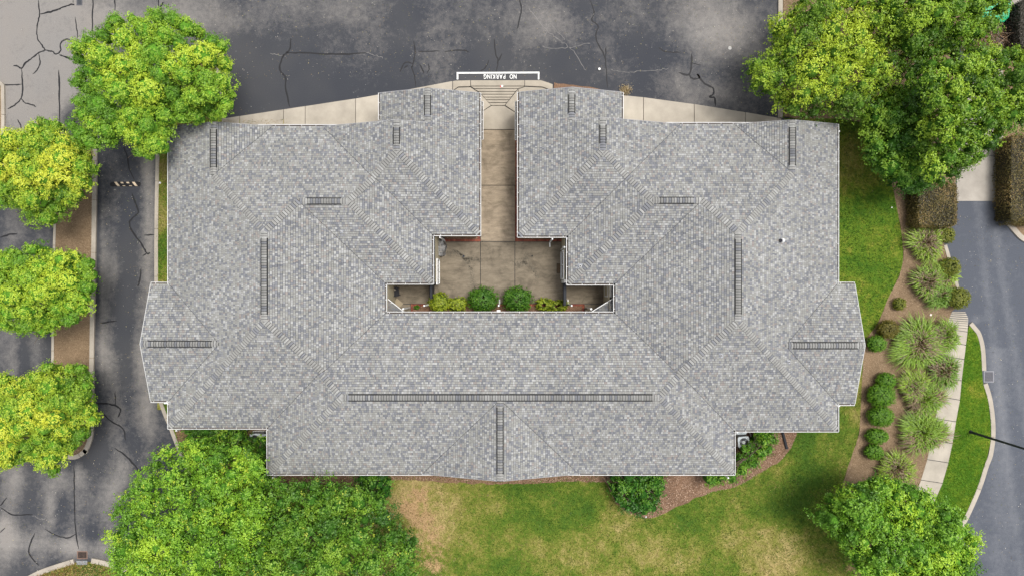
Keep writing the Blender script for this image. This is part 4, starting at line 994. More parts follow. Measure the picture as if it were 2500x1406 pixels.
ac_unit(1816, 1079, .08, 'grey air conditioner with round fan at the inner corner by the right hedge')
ac_unit(1810, 1046, .02, 'grey air conditioner mostly hidden under the eave above another unit')
ac_unit(623, 1072, .03, 'weathered grey air conditioner half covered by shrub leaves near the lower left eave')
ac_unit(652, 1073, .02, 'air conditioner tucked against the wall corner behind the lower left shrubs')
def pipe(name, a, b, r, col, label, cat):
    m = MB(); m.bar(a, b, r, 10, col); o = m.build(name, M_vc); return tag(o, label, cat)
pipe('drain_hose', (*P(1908, 1045, .16), .17), (*P(1921, 1095, .15), .16), .085, (.022, .023, .028), 'black corrugated drain hose lying on the red mulch beside the lower right hedge', 'hose')
pipe('white_pipe', (*P(1829, 1052, .5), .5), (*P(1836, 1071, .2), .2), .022, (.7, .7, .7), 'thin white pipe beside the air conditioner at the inner corner', 'pipe')

# lamp post at the right
lx_, ly_ = P(2367, 1053); lp = empty('lamp_post', (lx_, ly_, .1), label='tall dark lamp post standing on the roadside grass strip', cat='lamp post')
m = MB(); m.bar((0, 0, 0), (0, 0, 6.3), .075, 12, (.022, .028, .032), .05); local('pole', m, M_vc, lp)
m = MB(); m.cyl(0, 0, 0, .12, .12, 14, (.02, .025, .03), .09); local('base_collar', m, M_vc, lp)
m = MB(); m.cyl(0, 0, 6.3, 6.42, .12, 14, (.02, .025, .03), .16); m.cyl(0, 0, 6.75, 6.9, .2, 14, (.02, .025, .03), .05); local('lamp_head', m, M_vc, lp)
m = MB(); m.cyl(0, 0, 6.42, 6.75, .13, 14, (.7, .7, .68), .16); local('lamp_glass', m, M_vc, lp)

# covered barbecue
gx_, gy2 = P(1073, 604, .9); bb = empty('covered_grill', (gx_, gy2, .1), label='barbecue grill under a crumpled grey tarpaulin in the courtyard corner', cat='grill')
N, rings = 26, [(.0, .36, .52), (.35, .34, .5), (.75, .33, .50), (.93, .29, .46), (1.02, .16, .30), (1.05, .02, .05)]
m = MB(); vs = []
for zi, (z, hx, hy) in enumerate(rings):
    ring = []
    for i in range(N):
        t = 2 * math.pi * i / N; c, s = math.cos(t), math.sin(t); e = 2.6; rr_ = 1 / (abs(c) ** e + abs(s) ** e) ** (1 / e); k = 1 + .10 * math.sin(5 * t + zi * .9) + R.uniform(-.07, .07) if z < 1.04 else 1
        ring.append((hx * rr_ * c * k + (.05 if s > 0 else -.03) * z * 0, hy * rr_ * s * k, z + (R.uniform(-.05, .05) if 0 < z < 1.04 else 0)))
    vs.append(ring)
for a in range(len(vs) - 1):
    for i in range(N):
        j = (i + 1) % N; g_ = R.uniform(.10, .26); m.poly([vs[a][i], vs[a][j], vs[a + 1][j], vs[a + 1][i]], (g_, g_ * .98, g_ * .96))
m.poly(vs[-1], (.3, .3, .3)); local('tarpaulin', m, M_vc, bb)
m = MB()
for (a, b) in [((-.22, .40, 1.0), (.05, .25, 1.07)), ((-.2, -.3, 1.0), (.2, -.28, 1.06)), ((.0, .3, 1.06), (.12, -.1, 1.07)), ((-.1, .1, 1.06), (-.2, -.3, 1.02))]: m.bar(a, b, .02, 5, (.34, .32, .29))
local('fold', m, M_vc, bb)
m = MB(); m.box(-.22, .22, -.35, .35, .0, .9, (.02, .02, .02)); local('grill_body', m, M_vc, bb)
# doormat, pot-like things, chair, screens
m = MB(); x0, y1 = P(1359, 643.5, .12); x1, y0 = P(1373, 667, .12); m.box(x0, x1, y0, y1, .1, .118, (.025, .018, .012)); dm = empty('doormat', (0, 0, 0), label='brown doormat in front of the courtyard door', cat='doormat')
local('border', m, M_vc, dm); m = MB(); m.box(x0 + .02, x1 - .02, y0 + .02, y1 - .02, .118, .125, (.085, .055, .03)); local('coir', m, M_vc, dm)
puck('floor_drain', 1132, 626, .07, .112, (.02, .025, .035), 'small dark round drain in the left half of the courtyard paving', 'drain')
puck('floor_drain', 1299, 625.5, .06, .112, (.015, .015, .015), 'small dark drain in the right half of the courtyard paving', 'drain', 7)
def screen(px, py0, py1, wd, label, z=1.7):
    x, ya = P(px, py0, z); _, yb = P(px, py1, z); r = empty('privacy_screen', (x, (ya + yb) / 2, .1), label=label, cat='fence'); h = (ya - yb) / 2
    for yy in (-h, h): m = MB(); m.box(-wd / 2, wd / 2, yy - wd / 2, yy + wd / 2, 0, z, (.015, .017, .022)); local('post', m, M_vc, r)
    m = MB(); m.box(-.012, .012, -h, h, 0, .15, (.02, .022, .028)); me = m.mesh('slat', M_vc)
    for k in range(int((z - .1) / .17)): o = bpy.data.objects.new('slat', me); COL.objects.link(o); o.parent = r; o.location = (0, 0, .06 + k * .17)
    m = MB(); m.box(-wd * .55, wd * .55, -h, h, z, z + .04, (.012, .014, .02)); local('top_rail', m, M_vc, r)
screen(1053, 694, 727, .12, 'dark slatted privacy screen between the left niche and the courtyard')
screen(1379, 685, 743, .15, 'dark slatted privacy screen beside the right niche of the courtyard')
cx_, cy_ = P(963, 713, .7); ch = empty('patio_chair', (cx_, cy_, .1), label='black patio chair with a folded tan cloth in the left niche', cat='chair'); ch.rotation_euler = (0, 0, .15); dk = (.014, .014, .018)
m = MB(); m.box(-.25, .25, -.26, .26, .40, .46, dk); local('seat', m, M_vc, ch)
m = MB(); m.box(-.27, -.22, -.26, .26, .46, .95, dk); local('backrest', m, M_vc, ch)
for a, b in ((-.22, -.22), (.22, -.22), (.22, .22), (-.22, .22)): m = MB(); m.box(a - .02, a + .02, b - .02, b + .02, 0, .4, dk); local('leg', m, M_vc, ch)
for b in (-.28, .26): m = MB(); m.box(-.25, .2, b, b + .04, .6, .65, dk); local('armrest', m, M_vc, ch)
m = MB(); m.prism([(-.2, -.2), (-.12, -.25), (-.04, .05), (.1, .1), (.05, .17), (-.14, .18)], 0, .09, (.22, .19, .15)); o = m.build('folded_cloth', M_vc); o.location = (cx_ - .02, cy_ + .02, .57); tag(o, 'folded tan cloth lying on the black patio chair', 'cloth')
m = MB(); m.prism([(-.35, .0), (-.02, .33), (.36, .0), (.0, -.36)], 0, .012, (.30, .25, .17)); o = m.build('floor_mat', M_vc); o.location = (*P(971, 741), .106); tag(o, 'pale square mat on the floor of the left niche', 'mat')

# ================================================================== VEGETATION
def leaves(pos, nrm, size, col, aspect=.55, fold=.25, rg=rng):
    """one rhombic, slightly folded leaf (2 triangles) per position"""
    n = len(pos); nrm = nrm / np.linalg.norm(nrm, axis=1, keepdims=True)
    r = rg.normal(size=(n, 3)); t = np.cross(nrm, r); t /= np.linalg.norm(t, axis=1, keepdims=True) + 1e-9; b = np.cross(nrm, t)
    s = (size * rg.uniform(.7, 1.3, n))[:, None]
    v = np.stack([pos - t * s * .5, pos + b * s * aspect * .5 - nrm * s * fold * .3, pos + t * s * .5, pos - b * s * aspect * .5 - nrm * s * fold * .3], 1).reshape(-1, 3)
    i = np.arange(n)[:, None] * 4; f = np.concatenate([i, i + 1, i + 2, i, i + 2, i + 3], 1).reshape(-1)
    return v, f, np.repeat(col, 4, 0)
def bumpf(d, ph, amp, fr=4.0):
    return 1 + amp * (np.sin(d[:, 0] * fr + ph[:, 0]) * np.sin(d[:, 1] * fr * 1.3 + ph[:, 1]) + .6 * np.sin(d[:, 2] * fr * 1.7 + ph[:, 2] + d[:, 0] * 3))
def lobe_leaves(C, Rr, dens, leaf, pal, spr=.25, droop=.0, ph=None, upbias=-.35, cull=.80, tones=None, ppl=9, amp=.10, tipc=None, tipp=.0, rg=rng):
    """clouds of leaf sprigs on many lobes. C: Lx3 centres, Rr: radii"""
    L = len(C); nsp = np.maximum(6, (dens * 4 * math.pi * Rr ** 2 / ppl)).astype(int); li = np.repeat(np.arange(L), nsp); n = len(li)
    d = rg.normal(size=(n, 3)); d /= np.linalg.norm(d, axis=1, keepdims=True); d[:, 2] = np.where(d[:, 2] < upbias, -d[:, 2], d[:, 2])
    ph = rg.uniform(0, 6.28, (L, 3)) if ph is None else ph
    rad = Rr[li] * bumpf(d, ph[li], amp) * rg.uniform(.80, 1.0, n)
    base = C[li] + d * rad[:, None]
    keep = np.ones(n, bool)
    for k in range(L):
        dd = np.linalg.norm(base - C[k], axis=1); keep &= (dd > Rr[k] * cull) | (li == k)
    base, d, li = base[keep], d[keep], li[keep]; n = len(li)
    sd = d * .9 + rg.normal(size=(n, 3)) * .45 + np.array([0, 0, .15 - droop]); sd /= np.linalg.norm(sd, axis=1, keepdims=True)
    ln = spr * rg.uniform(.4, 1.3, n)
    t = rg.uniform(0, 1, (n, ppl)); pos = base[:, None, :] + sd[:, None, :] * (ln[:, None] * t)[:, :, None] + rg.normal(size=(n, ppl, 3)) * (leaf * .55)
    nr = d[:, None, :] * 1.0 + rg.normal(size=(n, ppl, 3)) * .42 + np.array([0, 0, .25])
    tn = (tones[li] if tones is not None else .5) + rg.normal(0, .09, n)
    tn = np.clip(tn[:, None] + (t - .5) * .25 + rg.normal(0, .05, (n, ppl)), 0, 1)
    pal = np.array(pal); x = tn * (len(pal) - 1); i0 = np.minimum(x.astype(int), len(pal) - 2); fr = (x - i0)[..., None]
    col = pal[i0] * (1 - fr) + pal[i0 + 1] * fr
    if tipc is not None:
        m = (rg.random(n) < tipp)[:, None] & (t > .35); col[m] = np.array(tipc)
    return pos.reshape(-1, 3), nr.reshape(-1, 3), col.reshape(-1, 3)
def tube(m, pts, r0, r1, n=7, col=(1, 1, 1)):
    k = len(pts); rings = []
    for i, p in enumerate(pts):
        a = Vector(pts[max(i - 1, 0)]); b = Vector(pts[min(i + 1, k - 1)]); d = (b - a).normalized(); u = d.orthogonal().normalized(); v = d.cross(u); r = r0 + (r1 - r0) * i / (k - 1)
        rings.append([Vector(p) + (u * math.cos(2 * math.pi * j / n) + v * math.sin(2 * math.pi * j / n)) * r for j in range(n)])
    for i in range(k - 1):
        for j in range(n): m.poly([rings[i][j], rings[i][(j + 1) % n], rings[i + 1][(j + 1) % n], rings[i + 1][j]], col)
def ico():
    import bmesh
    b = bmesh.new(); bmesh.ops.create_icosphere(b, subdivisions=2, radius=1.0); v = np.array([q.co[:] for q in b.verts]); f = np.array([[w_.index for w_ in q.verts] for q in b.faces]); b.free(); return v, f
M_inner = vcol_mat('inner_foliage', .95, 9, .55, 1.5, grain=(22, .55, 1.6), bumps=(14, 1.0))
def tree(name, outline, zlow, ztop, lobe_px, pal, label, group, leaf=.13, dens=75, spr=.25, amp=.12, seed=1, sep=.8, dome=110, ragged=0, tip=None, tipp=0, cat='tree', toneamp=.22, cull=.8, under=True, gaps=0, trunk=True, hot=None, inner=.74):
    rg = np.random.default_rng(seed); xs = [p[0] for p in outline]; ys = [p[1] for p in outline]
    X = rg.uniform(min(xs), max(xs), 9000); Y = rg.uniform(min(ys), max(ys), 9000); ins = inpoly(X, Y, outline); X, Y = X[ins], Y[ins]
    ed = edgedist(X, Y, outline); rr0 = rg.uniform(.62, 1.25, len(X)) * lobe_px
    rr0 = np.minimum(rr0, np.maximum(ed * 1.08 + 3, lobe_px * .32)); ok = ed > rr0 * (.72 - ragged * .25); X, Y, ed, rr0 = X[ok], Y[ok], ed[ok], rr0[ok]
    sel = []
    for i in range(len(X)):
        if all((X[i] - X[j]) ** 2 + (Y[i] - Y[j]) ** 2 > (sep * .72 * (rr0[i] + rr0[j]) * (1.0 + gaps)) ** 2 for j in sel): sel.append(i)
        if len(sel) > 170: break
    X, Y, ed, rr0 = X[sel], Y[sel], ed[sel], rr0[sel]
    f = np.clip(ed / dome, 0, 1); z = zlow + (ztop - zlow) * np.sqrt(np.clip(1 - (1 - f) ** 2, 0, 1)) + rg.normal(0, .38, len(X)) - rr0 / 40 * .3
    C = np.stack([(X - 1250) * (H - z) / F, (703 - Y) * (H - z) / F, z], 1); Rr = rr0 * (H - z) / F
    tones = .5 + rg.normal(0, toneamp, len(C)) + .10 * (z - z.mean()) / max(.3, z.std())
    if hot is not None:
        for (hx, hy, hr, ha) in hot: tones += ha * np.exp(-((X - hx) ** 2 + (Y - hy) ** 2) / hr ** 2)
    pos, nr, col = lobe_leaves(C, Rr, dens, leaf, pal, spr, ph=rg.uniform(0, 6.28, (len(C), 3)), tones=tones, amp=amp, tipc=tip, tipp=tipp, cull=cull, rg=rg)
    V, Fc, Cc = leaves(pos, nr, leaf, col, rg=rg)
    if under:   # lower storey, sparser
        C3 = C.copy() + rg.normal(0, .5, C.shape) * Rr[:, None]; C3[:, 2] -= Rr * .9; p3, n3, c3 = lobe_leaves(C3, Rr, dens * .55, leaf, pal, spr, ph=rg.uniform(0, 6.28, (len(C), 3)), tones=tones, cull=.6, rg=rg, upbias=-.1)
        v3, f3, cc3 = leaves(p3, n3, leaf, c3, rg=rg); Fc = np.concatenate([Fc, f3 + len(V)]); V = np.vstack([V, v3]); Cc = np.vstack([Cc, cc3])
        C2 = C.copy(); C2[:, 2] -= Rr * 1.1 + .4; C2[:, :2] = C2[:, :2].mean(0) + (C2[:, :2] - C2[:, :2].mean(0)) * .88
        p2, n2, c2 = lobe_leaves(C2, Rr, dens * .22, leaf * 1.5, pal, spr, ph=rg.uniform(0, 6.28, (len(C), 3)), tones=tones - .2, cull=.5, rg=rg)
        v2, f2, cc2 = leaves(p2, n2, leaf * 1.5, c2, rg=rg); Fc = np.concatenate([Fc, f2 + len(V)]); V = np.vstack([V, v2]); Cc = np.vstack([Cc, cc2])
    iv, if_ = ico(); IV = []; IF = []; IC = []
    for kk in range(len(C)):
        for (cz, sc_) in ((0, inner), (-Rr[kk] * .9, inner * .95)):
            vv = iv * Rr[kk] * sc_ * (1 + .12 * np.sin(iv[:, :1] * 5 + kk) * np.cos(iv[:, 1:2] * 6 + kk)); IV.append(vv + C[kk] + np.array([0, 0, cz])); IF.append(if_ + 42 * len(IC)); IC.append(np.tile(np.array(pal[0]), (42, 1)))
    bx, by = C[:, 0].mean(), C[:, 1].mean(); zb = ZL
    root = empty(name, (bx, by, zb), label=label, cat=cat, group=group)
    me = np_mesh('crown', V - np.array([bx, by, zb]), Fc, np.full(len(Fc) // 3, 3), M_leaf, Cc)
    o = bpy.data.objects.new('crown', me); COL.objects.link(o); o.parent = root
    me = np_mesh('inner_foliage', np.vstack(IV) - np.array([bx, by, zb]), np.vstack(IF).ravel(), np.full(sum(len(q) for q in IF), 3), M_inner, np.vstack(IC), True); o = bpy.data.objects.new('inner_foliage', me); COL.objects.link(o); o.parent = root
    if trunk:
        m = MB(); top = max(1.2, zlow * .55); tr = .06 + .022 * ztop
        tube(m, [(0, 0, -.1), (.05, .03, top * .5), (0, .05, top)], tr, tr * .75, 9); local('trunk', m, M_bark, root)
        m = MB()
        for k in rg.permutation(len(C))[:26]:
            e = Vector(C[k] - np.array([bx, by, zb])); a = Vector((0, .03, top * rg.uniform(.7, 1))); md = a.lerp(e, .5) + Vector((0, 0, -.15 + rg.uniform(-.2, .3)))
            tube(m, [a, md, e], tr * .42, .02, 5)
            for _ in range(3):
                e2 = e + Vector(rg.normal(0, .35, 3)) ; tube(m, [md.lerp(e, rg.uniform(.2, .8)), e2], .022, .008, 4)
        local('limbs', m, M_bark, root)
    return root, len(Fc) // 3
LIME = [(0.0819, 0.2005, 0.0157), (0.1712, 0.3384, 0.0241), (0.2976, 0.4762, 0.0347), (0.5058, 0.6267, 0.0504)]
LIME2 = [(0.0865, 0.1995, 0.0162), (0.1996, 0.352, 0.0258), (0.3592, 0.5046, 0.0375), (0.612, 0.6571, 0.0594)]
YEL = [(0.0585, 0.13, 0.0104), (0.143, 0.26, 0.0156), (0.26, 0.39, 0.0234), (0.442, 0.559, 0.039)]
MID = [(0.0332, 0.1034, 0.0078), (0.077, 0.195, 0.0136), (0.1422, 0.2984, 0.0206), (0.2607, 0.4245, 0.0366)]
DEEP = [(0.0168, 0.07, 0.0056), (0.0392, 0.133, 0.0084), (0.077, 0.21, 0.014), (0.154, 0.308, 0.028)]
OLV = [(0.0406, 0.1076, 0.0078), (0.1014, 0.2033, 0.013), (0.1825, 0.3229, 0.0182), (0.3042, 0.4545, 0.0325)]
BRI = [(0.0569, 0.1505, 0.0112), (0.121, 0.2735, 0.0176), (0.2136, 0.4103, 0.0263), (0.3844, 0.5744, 0.04)]
MIDD = [tuple(v * .95 for v in c) for c in MID[:3]] + [MID[3]]
T1 = [(262,45),(300,25),(345,45),(375,25),(415,22),(460,32),(490,55),(498,80),(520,85),(548,100),(560,140),(566,180),(558,200),(573,230),(560,270),(540,287),(520,292),(480,300),(440,300),(418,305),(410,330),(405,350),(400,372),(385,388),(350,390),(320,370),(300,355),(280,350),(240,367),(200,360),(165,330),(160,305),(182,288),(190,270),(165,252),(185,237),(197,220),(175,205),(178,182),(196,170),(180,150),(175,110),(195,90),(225,88),(240,75),(256,65)]
T2 = [(20,318),(70,305),(115,288),(150,298),(160,328),(190,338),(213,370),(230,400),(236,415),(215,440),(207,460),(185,490),(168,500),(150,510),(145,550),(110,550),(80,540),(50,510),(0,502),(-60,480),(-70,400),(-40,340)]
T3 = [(50,606),(85,593),(120,609),(160,611),(190,620),(220,630),(231,680),(228,700),(215,722),(208,760),(190,780),(168,800),(125,800),(110,819),(75,813),(40,809),(0,802),(-50,765),(-60,680),(-30,622),(20,606)]
T4 = [(75,893),(110,884),(150,893),(203,889),(218,920),(222,960),(226,1000),(246,1015),(240,1032),(216,1045),(205,1080),(182,1097),(150,1117),(148,1152),(120,1163),(95,1142),(60,1131),(20,1142),(-40,1150),(-75,1040),(-50,940),(0,913),(50,925)]
T5 = [(375,1110),(400,1095),(440,1088),(470,1072),(520,1085),(560,1090),(600,1095),(640,1118),(648,1150),(632,1190),(652,1230),(655,1300),(652,1420),(500,1480),(300,1450),(278,1385),(272,1322),(265,1305),(292,1290),(298,1265),(266,1260),(285,1237),(290,1210),(322,1200),(330,1160),(365,1150),(370,1130)]
T6 = [(632,1160),(700,1180),(760,1175),(800,1172),(860,1192),(900,1200),(930,1212),(945,1232),(965,1282),(985,1302),(1008,1302),(1022,1332),(1010,1370),(1022,1420),(900,1480),(700,1480),(632,1420),(636,1300),(622,1230)]
T7 = [(1870,42),(1900,47),(1945,15),(1962,-20),(2050,-50),(2130,-10),(2172,50),(2192,110),(2217,150),(2207,185),(2182,205),(2150,225),(2112,260),(2100,292),(2060,288),(2030,270),(1990,287),(1940,285),(1905,250),(1890,235),(1860,222),(1822,217),(1837,197),(1815,165),(1845,137),(1882,127),(1892,102),(1886,75)]
T8 = [(2110,-50),(2300,-70),(2485,-50),(2468,15),(2440,48),(2430,80),(2400,92),(2370,108),(2330,117),(2300,132),(2260,140),(2225,140),(2195,110),(2165,50)]
T9 = [(2262,128),(2300,115),(2340,125),(2372,115),(2420,115),(2450,122),(2520,118),(2580,200),(2560,290),(2492,302),(2462,325),(2432,340),(2428,362),(2405,380),(2380,398),(2345,418),(2325,440),(2290,452),(2262,440),(2255,380),(2235,320),(2215,250),(2215,170)]
T12 = [(2130,240),(2165,215),(2205,205),(2240,240),(2262,300),(2270,370),(2285,440),(2262,466),(2220,472),(2190,452),(2160,432),(2130,392),(2113,362),(2122,305),(2100,285)]
T10 = [(2082,1185),(2120,1173),(2150,1165),(2200,1175),(2240,1190),(2265,1188),(2272,1215),(2275,1240),(2310,1228),(2342,1250),(2352,1280),(2372,1302),(2394,1330),(2372,1350),(2382,1380),(2370,1430),(2250,1460),(2130,1440),(2100,1400),(2060,1335),(2030,1300),(1985,1260),(2020,1240),(2008,1220),(2040,1208)]
gl = 'round lime green trees planted along the left median'
tri = 0
for a in [
 ('shade_tree', T1, 3.6, 6.4, 33, LIME, 'largest bright lime tree with cloud-like clumps beside the building\'s upper left corner', 'lime green shade trees on the left', dict(leaf=.095, dens=170, spr=.09, seed=21, dome=120, toneamp=.22, gaps=.16, cull=.72)),
 ('shade_tree', T2, 3.0, 5.4, 30, LIME2, 'yellow-green round tree at the top end of the left median', gl, dict(leaf=.095, dens=170, spr=.10, seed=22, dome=105, gaps=.14, hot=[(90, 400, 60, .3)])),
 ('shade_tree', T3, 3.0, 5.2, 29, LIME, 'lime green round tree in the middle of the left median', gl, dict(leaf=.095, dens=170, spr=.10, seed=23, dome=105, gaps=.14, hot=[(150, 690, 45, .35), (100, 720, 30, .2)])),
 ('shade_tree', T4, 3.0, 5.4, 30, LIME2, 'lime tree with a yellow branch at the bottom end of the left median', gl, dict(leaf=.095, dens=170, spr=.10, seed=24, dome=105, gaps=.14, hot=[(15, 1115, 25, .6), (100, 940, 50, .15)])),
 ('leafy_tree', T5, 3.2, 6.2, 30, BRI, 'big ragged bright green tree at the lower left by the drive', 'trees along the lower left lawn', dict(leaf=.115, dens=130, spr=.28, seed=25, dome=130, ragged=.6, inner=.6, tip=(.42, .50, .04), tipp=.05, gaps=.27)),
 ('leafy_tree', T6, 3.0, 5.6, 28, MIDD, 'darker green ragged tree with pale shoots below the building', 'trees along the lower left lawn', dict(leaf=.115, dens=120, spr=.30, seed=26, dome=130, ragged=.6, inner=.6, tip=(.42, .50, .06), tipp=.045, gaps=.32, hot=[(900, 1330, 60, -.1)])),
 ('feathery_tree', T7, 3.0, 6.0, 30, YEL, 'yellow-green feathery tree overhanging the upper right parking lot', 'trees in the upper right bed', dict(leaf=.11, dens=110, spr=.34, seed=27, dome=130, ragged=.7, inner=.58, gaps=.15, hot=[(2050, 90, 60, .1)])),
 ('dense_tree', T8, 3.6, 6.4, 26, OLV, 'dark olive green tree at the top edge beside the pale drive', 'trees in the upper right bed', dict(leaf=.12, dens=120, spr=.18, seed=28, dome=110, ragged=.3, gaps=.28)),
 ('dense_tree', T9, 4.0, 7.2, 24, OLV, 'large olive green tree hanging over the concrete drive on the right', 'trees in the upper right bed', dict(leaf=.12, dens=120, spr=.18, seed=29, dome=120, ragged=.35, gaps=.30, toneamp=.28)),
 ('dense_tree', T12, 2.2, 4.2, 22, MID, 'fresh green lower tree between the feathery tree and the olive tree', 'trees in the upper right bed', dict(leaf=.12, dens=120, spr=.24, seed=30, dome=90, ragged=.4, gaps=.05, toneamp=.25, hot=[(2180, 300, 60, .2)])),
 ('leafy_tree', T10, 2.8, 5.6, 26, BRI, 'bright green ragged tree over the footpath at the bottom right', None, dict(leaf=.13, dens=105, spr=.28, seed=31, dome=120, ragged=.5, gaps=.12, toneamp=.26, hot=[(2080, 1230, 50, -.3), (2300, 1360, 80, .2)])),
 ('bushy_shrub', [(1492,1150),(1618,1150),(1624,1190),(1606,1220),(1602,1248),(1560,1259),(1530,1246),(1500,1222),(1488,1190)], .8, 1.7, 18, DEEP, 'deep green wide shrub against the south wall in the red mulch', None, dict(leaf=.13, dens=80, spr=.3, seed=32, dome=50, ragged=.4, cat='shrub', under=False)),
 ('bushy_shrub', [(866,1140),(945,1140),(956,1180),(948,1215),(930,1225),(895,1215),(872,1190)], .8, 1.7, 18, DEEP, 'dark green shrub by the south wall right of the lower left trees', None, dict(leaf=.13, dens=80, spr=.3, seed=33, dome=50, ragged=.4, cat='shrub', under=False)),
 ('hedge_shrub', [(1797,1095),(1835,1075),(1842,1050),(1855,1030),(1900,1030),(1897,1075),(1886,1110),(1860,1122),(1845,1145),(1815,1160),(1800,1175),(1770,1180),(1735,1185),(1700,1175),(1730,1145),(1790,1150)], .6, 1.0, 17, MID, 'glossy green hedge wrapping the building corner beside the drain hose', None, dict(leaf=.11, dens=110, spr=.14, seed=34, dome=30, cat='hedge', under=False, toneamp=.12)),
 ('hedge_shrub', [(448,1030),(600,1030),(612,1080),(600,1110),(560,1130),(500,1120),(455,1090)], .8, 1.5, 18, MID, 'green hedge under the eave behind the big lower left tree', None, dict(leaf=.12, dens=85, spr=.22, seed=35, dome=40, cat='hedge', under=False)),
 ('hedge_shrub', [(598,1062),(652,1066),(654,1180),(620,1190),(590,1140)], .9, 1.5, 14, MID, 'green shrub creeping over the old air conditioner by the wall', None, dict(leaf=.12, dens=75, spr=.25, seed=36, dome=30, cat='shrub', under=False)),
 ]:
    kw = dict(a[8]); r_, nt_ = tree(a[0], a[1], a[2], a[3], a[4], a[5], a[6], a[7], **kw); tri += nt_

def cloud_shrub(name, px, py, rx, ry, hgt, pal, label, cat='shrub', group=None, leaf=.06, dens=850, spr=.05, seed=1, tones=.5, z0=ZL, trunkr=.05):
    rg = np.random.default_rng(seed); z = z0 + hgt * .55; x, y = P(px, py, z); a, b = rx * 1.06 * (H - z) / F, ry * 1.06 * (H - z) / F
    N = 7; C = np.zeros((1, 3)); pos, nr, col = lobe_leaves(C, np.array([1.0]), dens * a * b / 1.0, leaf, pal, spr / max(a, b), upbias=-.6, tones=np.array([tones]), amp=.05, rg=rg)
    pos = pos * np.array([a, b, hgt * .55]); nr = nr / np.array([a, b, hgt * .55]) * a
    V, Fc, Cc = leaves(pos, nr, leaf, col, rg=rg)
    root = empty(name, (x, y, z0), label=label, cat=cat, group=group)
    V = V + np.array([0, 0, hgt * .52]); V[:, 2] = np.maximum(V[:, 2], .01)
    me = np_mesh('foliage', V, Fc, np.full(len(Fc) // 3, 3), M_leaf, Cc); o = bpy.data.objects.new('foliage', me); COL.objects.link(o); o.parent = root
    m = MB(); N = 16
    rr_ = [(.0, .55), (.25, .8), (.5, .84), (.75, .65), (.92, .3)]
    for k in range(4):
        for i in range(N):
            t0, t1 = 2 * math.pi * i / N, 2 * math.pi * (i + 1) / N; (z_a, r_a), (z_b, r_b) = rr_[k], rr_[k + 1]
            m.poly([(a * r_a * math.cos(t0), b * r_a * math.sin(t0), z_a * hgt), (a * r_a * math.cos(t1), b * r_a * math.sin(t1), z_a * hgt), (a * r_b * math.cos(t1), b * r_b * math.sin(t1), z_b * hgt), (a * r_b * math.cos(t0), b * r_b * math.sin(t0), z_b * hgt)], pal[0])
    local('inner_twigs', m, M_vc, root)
    return root
BALL = [(0.035, 0.11, 0.006), (0.075, 0.19, 0.008), (0.13, 0.28, 0.012), (0.22, 0.38, 0.02)]
BALLO = [(0.07, 0.098, 0.0112), (0.14, 0.168, 0.0168), (0.238, 0.252, 0.0252), (0.364, 0.364, 0.042)]
BALLB = [(.06, .06, .01), (.12, .11, .014), (.19, .16, .02), (.28, .23, .03)]
gb = 'round clipped box shrubs in the right bed'
for k, (px, py, rx, ry, hh, pal, lb) in enumerate([
    (2310, 575, 19, 20, .8, BALLO, 'small olive ball shrub touching the brown hedge block by the road'),
    (2319, 651, 23, 22, 1.0, BALLO, 'olive ball shrub overhanging the road kerb between two grass clumps'),
    (2339, 727, 26, 26, 1.1, BALLO, 'largest olive ball shrub at the top end of the footpath'),
    (2197, 742, 15, 15, .6, BALLO, 'tiny olive shrub alone in the bare bed near the lawn curve'),
    (2169, 803, 25, 22, .9, BALLB, 'brownish ball shrub just above the green ball by the east gable'),
    (2141, 839, 22, 20, .8, BALL, 'green ball shrub nearest the point of the east gable'),
    (2164, 929, 23, 20, .85, BALL, 'topmost ball of the lower shrub row, partly behind a larger ball'),
    (2152, 965, 32, 28, 1.15, BALL, 'largest dark green ball shrub, second of the lower row'),
    (2151, 1016, 30, 25, 1.05, BALL, 'wide green ball shrub, third of the lower row'),
    (2142, 1065, 26, 19, .85, BALL, 'flattened green ball shrub, fourth of the lower row'),
    (2134, 1102, 22, 19, .8, BALL, 'smallest dark ball shrub, at the bottom of the lower row')]):
    cloud_shrub('ball_shrub', px, py, rx, ry, hh, pal, lb, 'shrub', gb, seed=50 + k, tones=.5 if pal is BALL else .45)
# courtyard shrubs
YG = [(.08, .12, .008), (.18, .24, .012), (.30, .37, .018), (.46, .50, .03)]
CD = [(.02, .07, .005), (.045, .14, .006), (.08, .20, .01), (.24, .40, .03)]
for k, (px, py, rx, ry, hh, pal, lb, lf) in enumerate([
    (1073, 739, 25, 24, 1.0, YG, 'yellow-green shrub at the left end of the courtyard bed', .09), (1115, 743, 25, 18, .8, YG, 'yellowish shrub between the left dark ball shrub and the leftmost courtyard shrub', .09),
    (1178, 731, 36, 31, 1.4, CD, 'dark green round shrub, left of the two large courtyard ones', .085), (1264, 731, 35, 31, 1.4, CD, 'dark green round shrub, right of the two large courtyard ones', .085),
    (1328, 744, 20, 16, .7, YG, 'low golden shrub right of the dark courtyard ball shrubs', .09), (1361, 747, 24, 15, .7, YG, 'low yellow-green shrub at the right end of the courtyard bed', .09)]):
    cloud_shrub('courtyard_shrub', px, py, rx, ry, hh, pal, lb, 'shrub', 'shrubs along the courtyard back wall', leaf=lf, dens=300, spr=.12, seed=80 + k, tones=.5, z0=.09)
cloud_shrub('seedling', 1018, 750, 7, 6, .3, BALL, 'small green plant in the brick bed of the left niche', 'plant', None, leaf=.07, dens=250, seed=95, z0=.09)
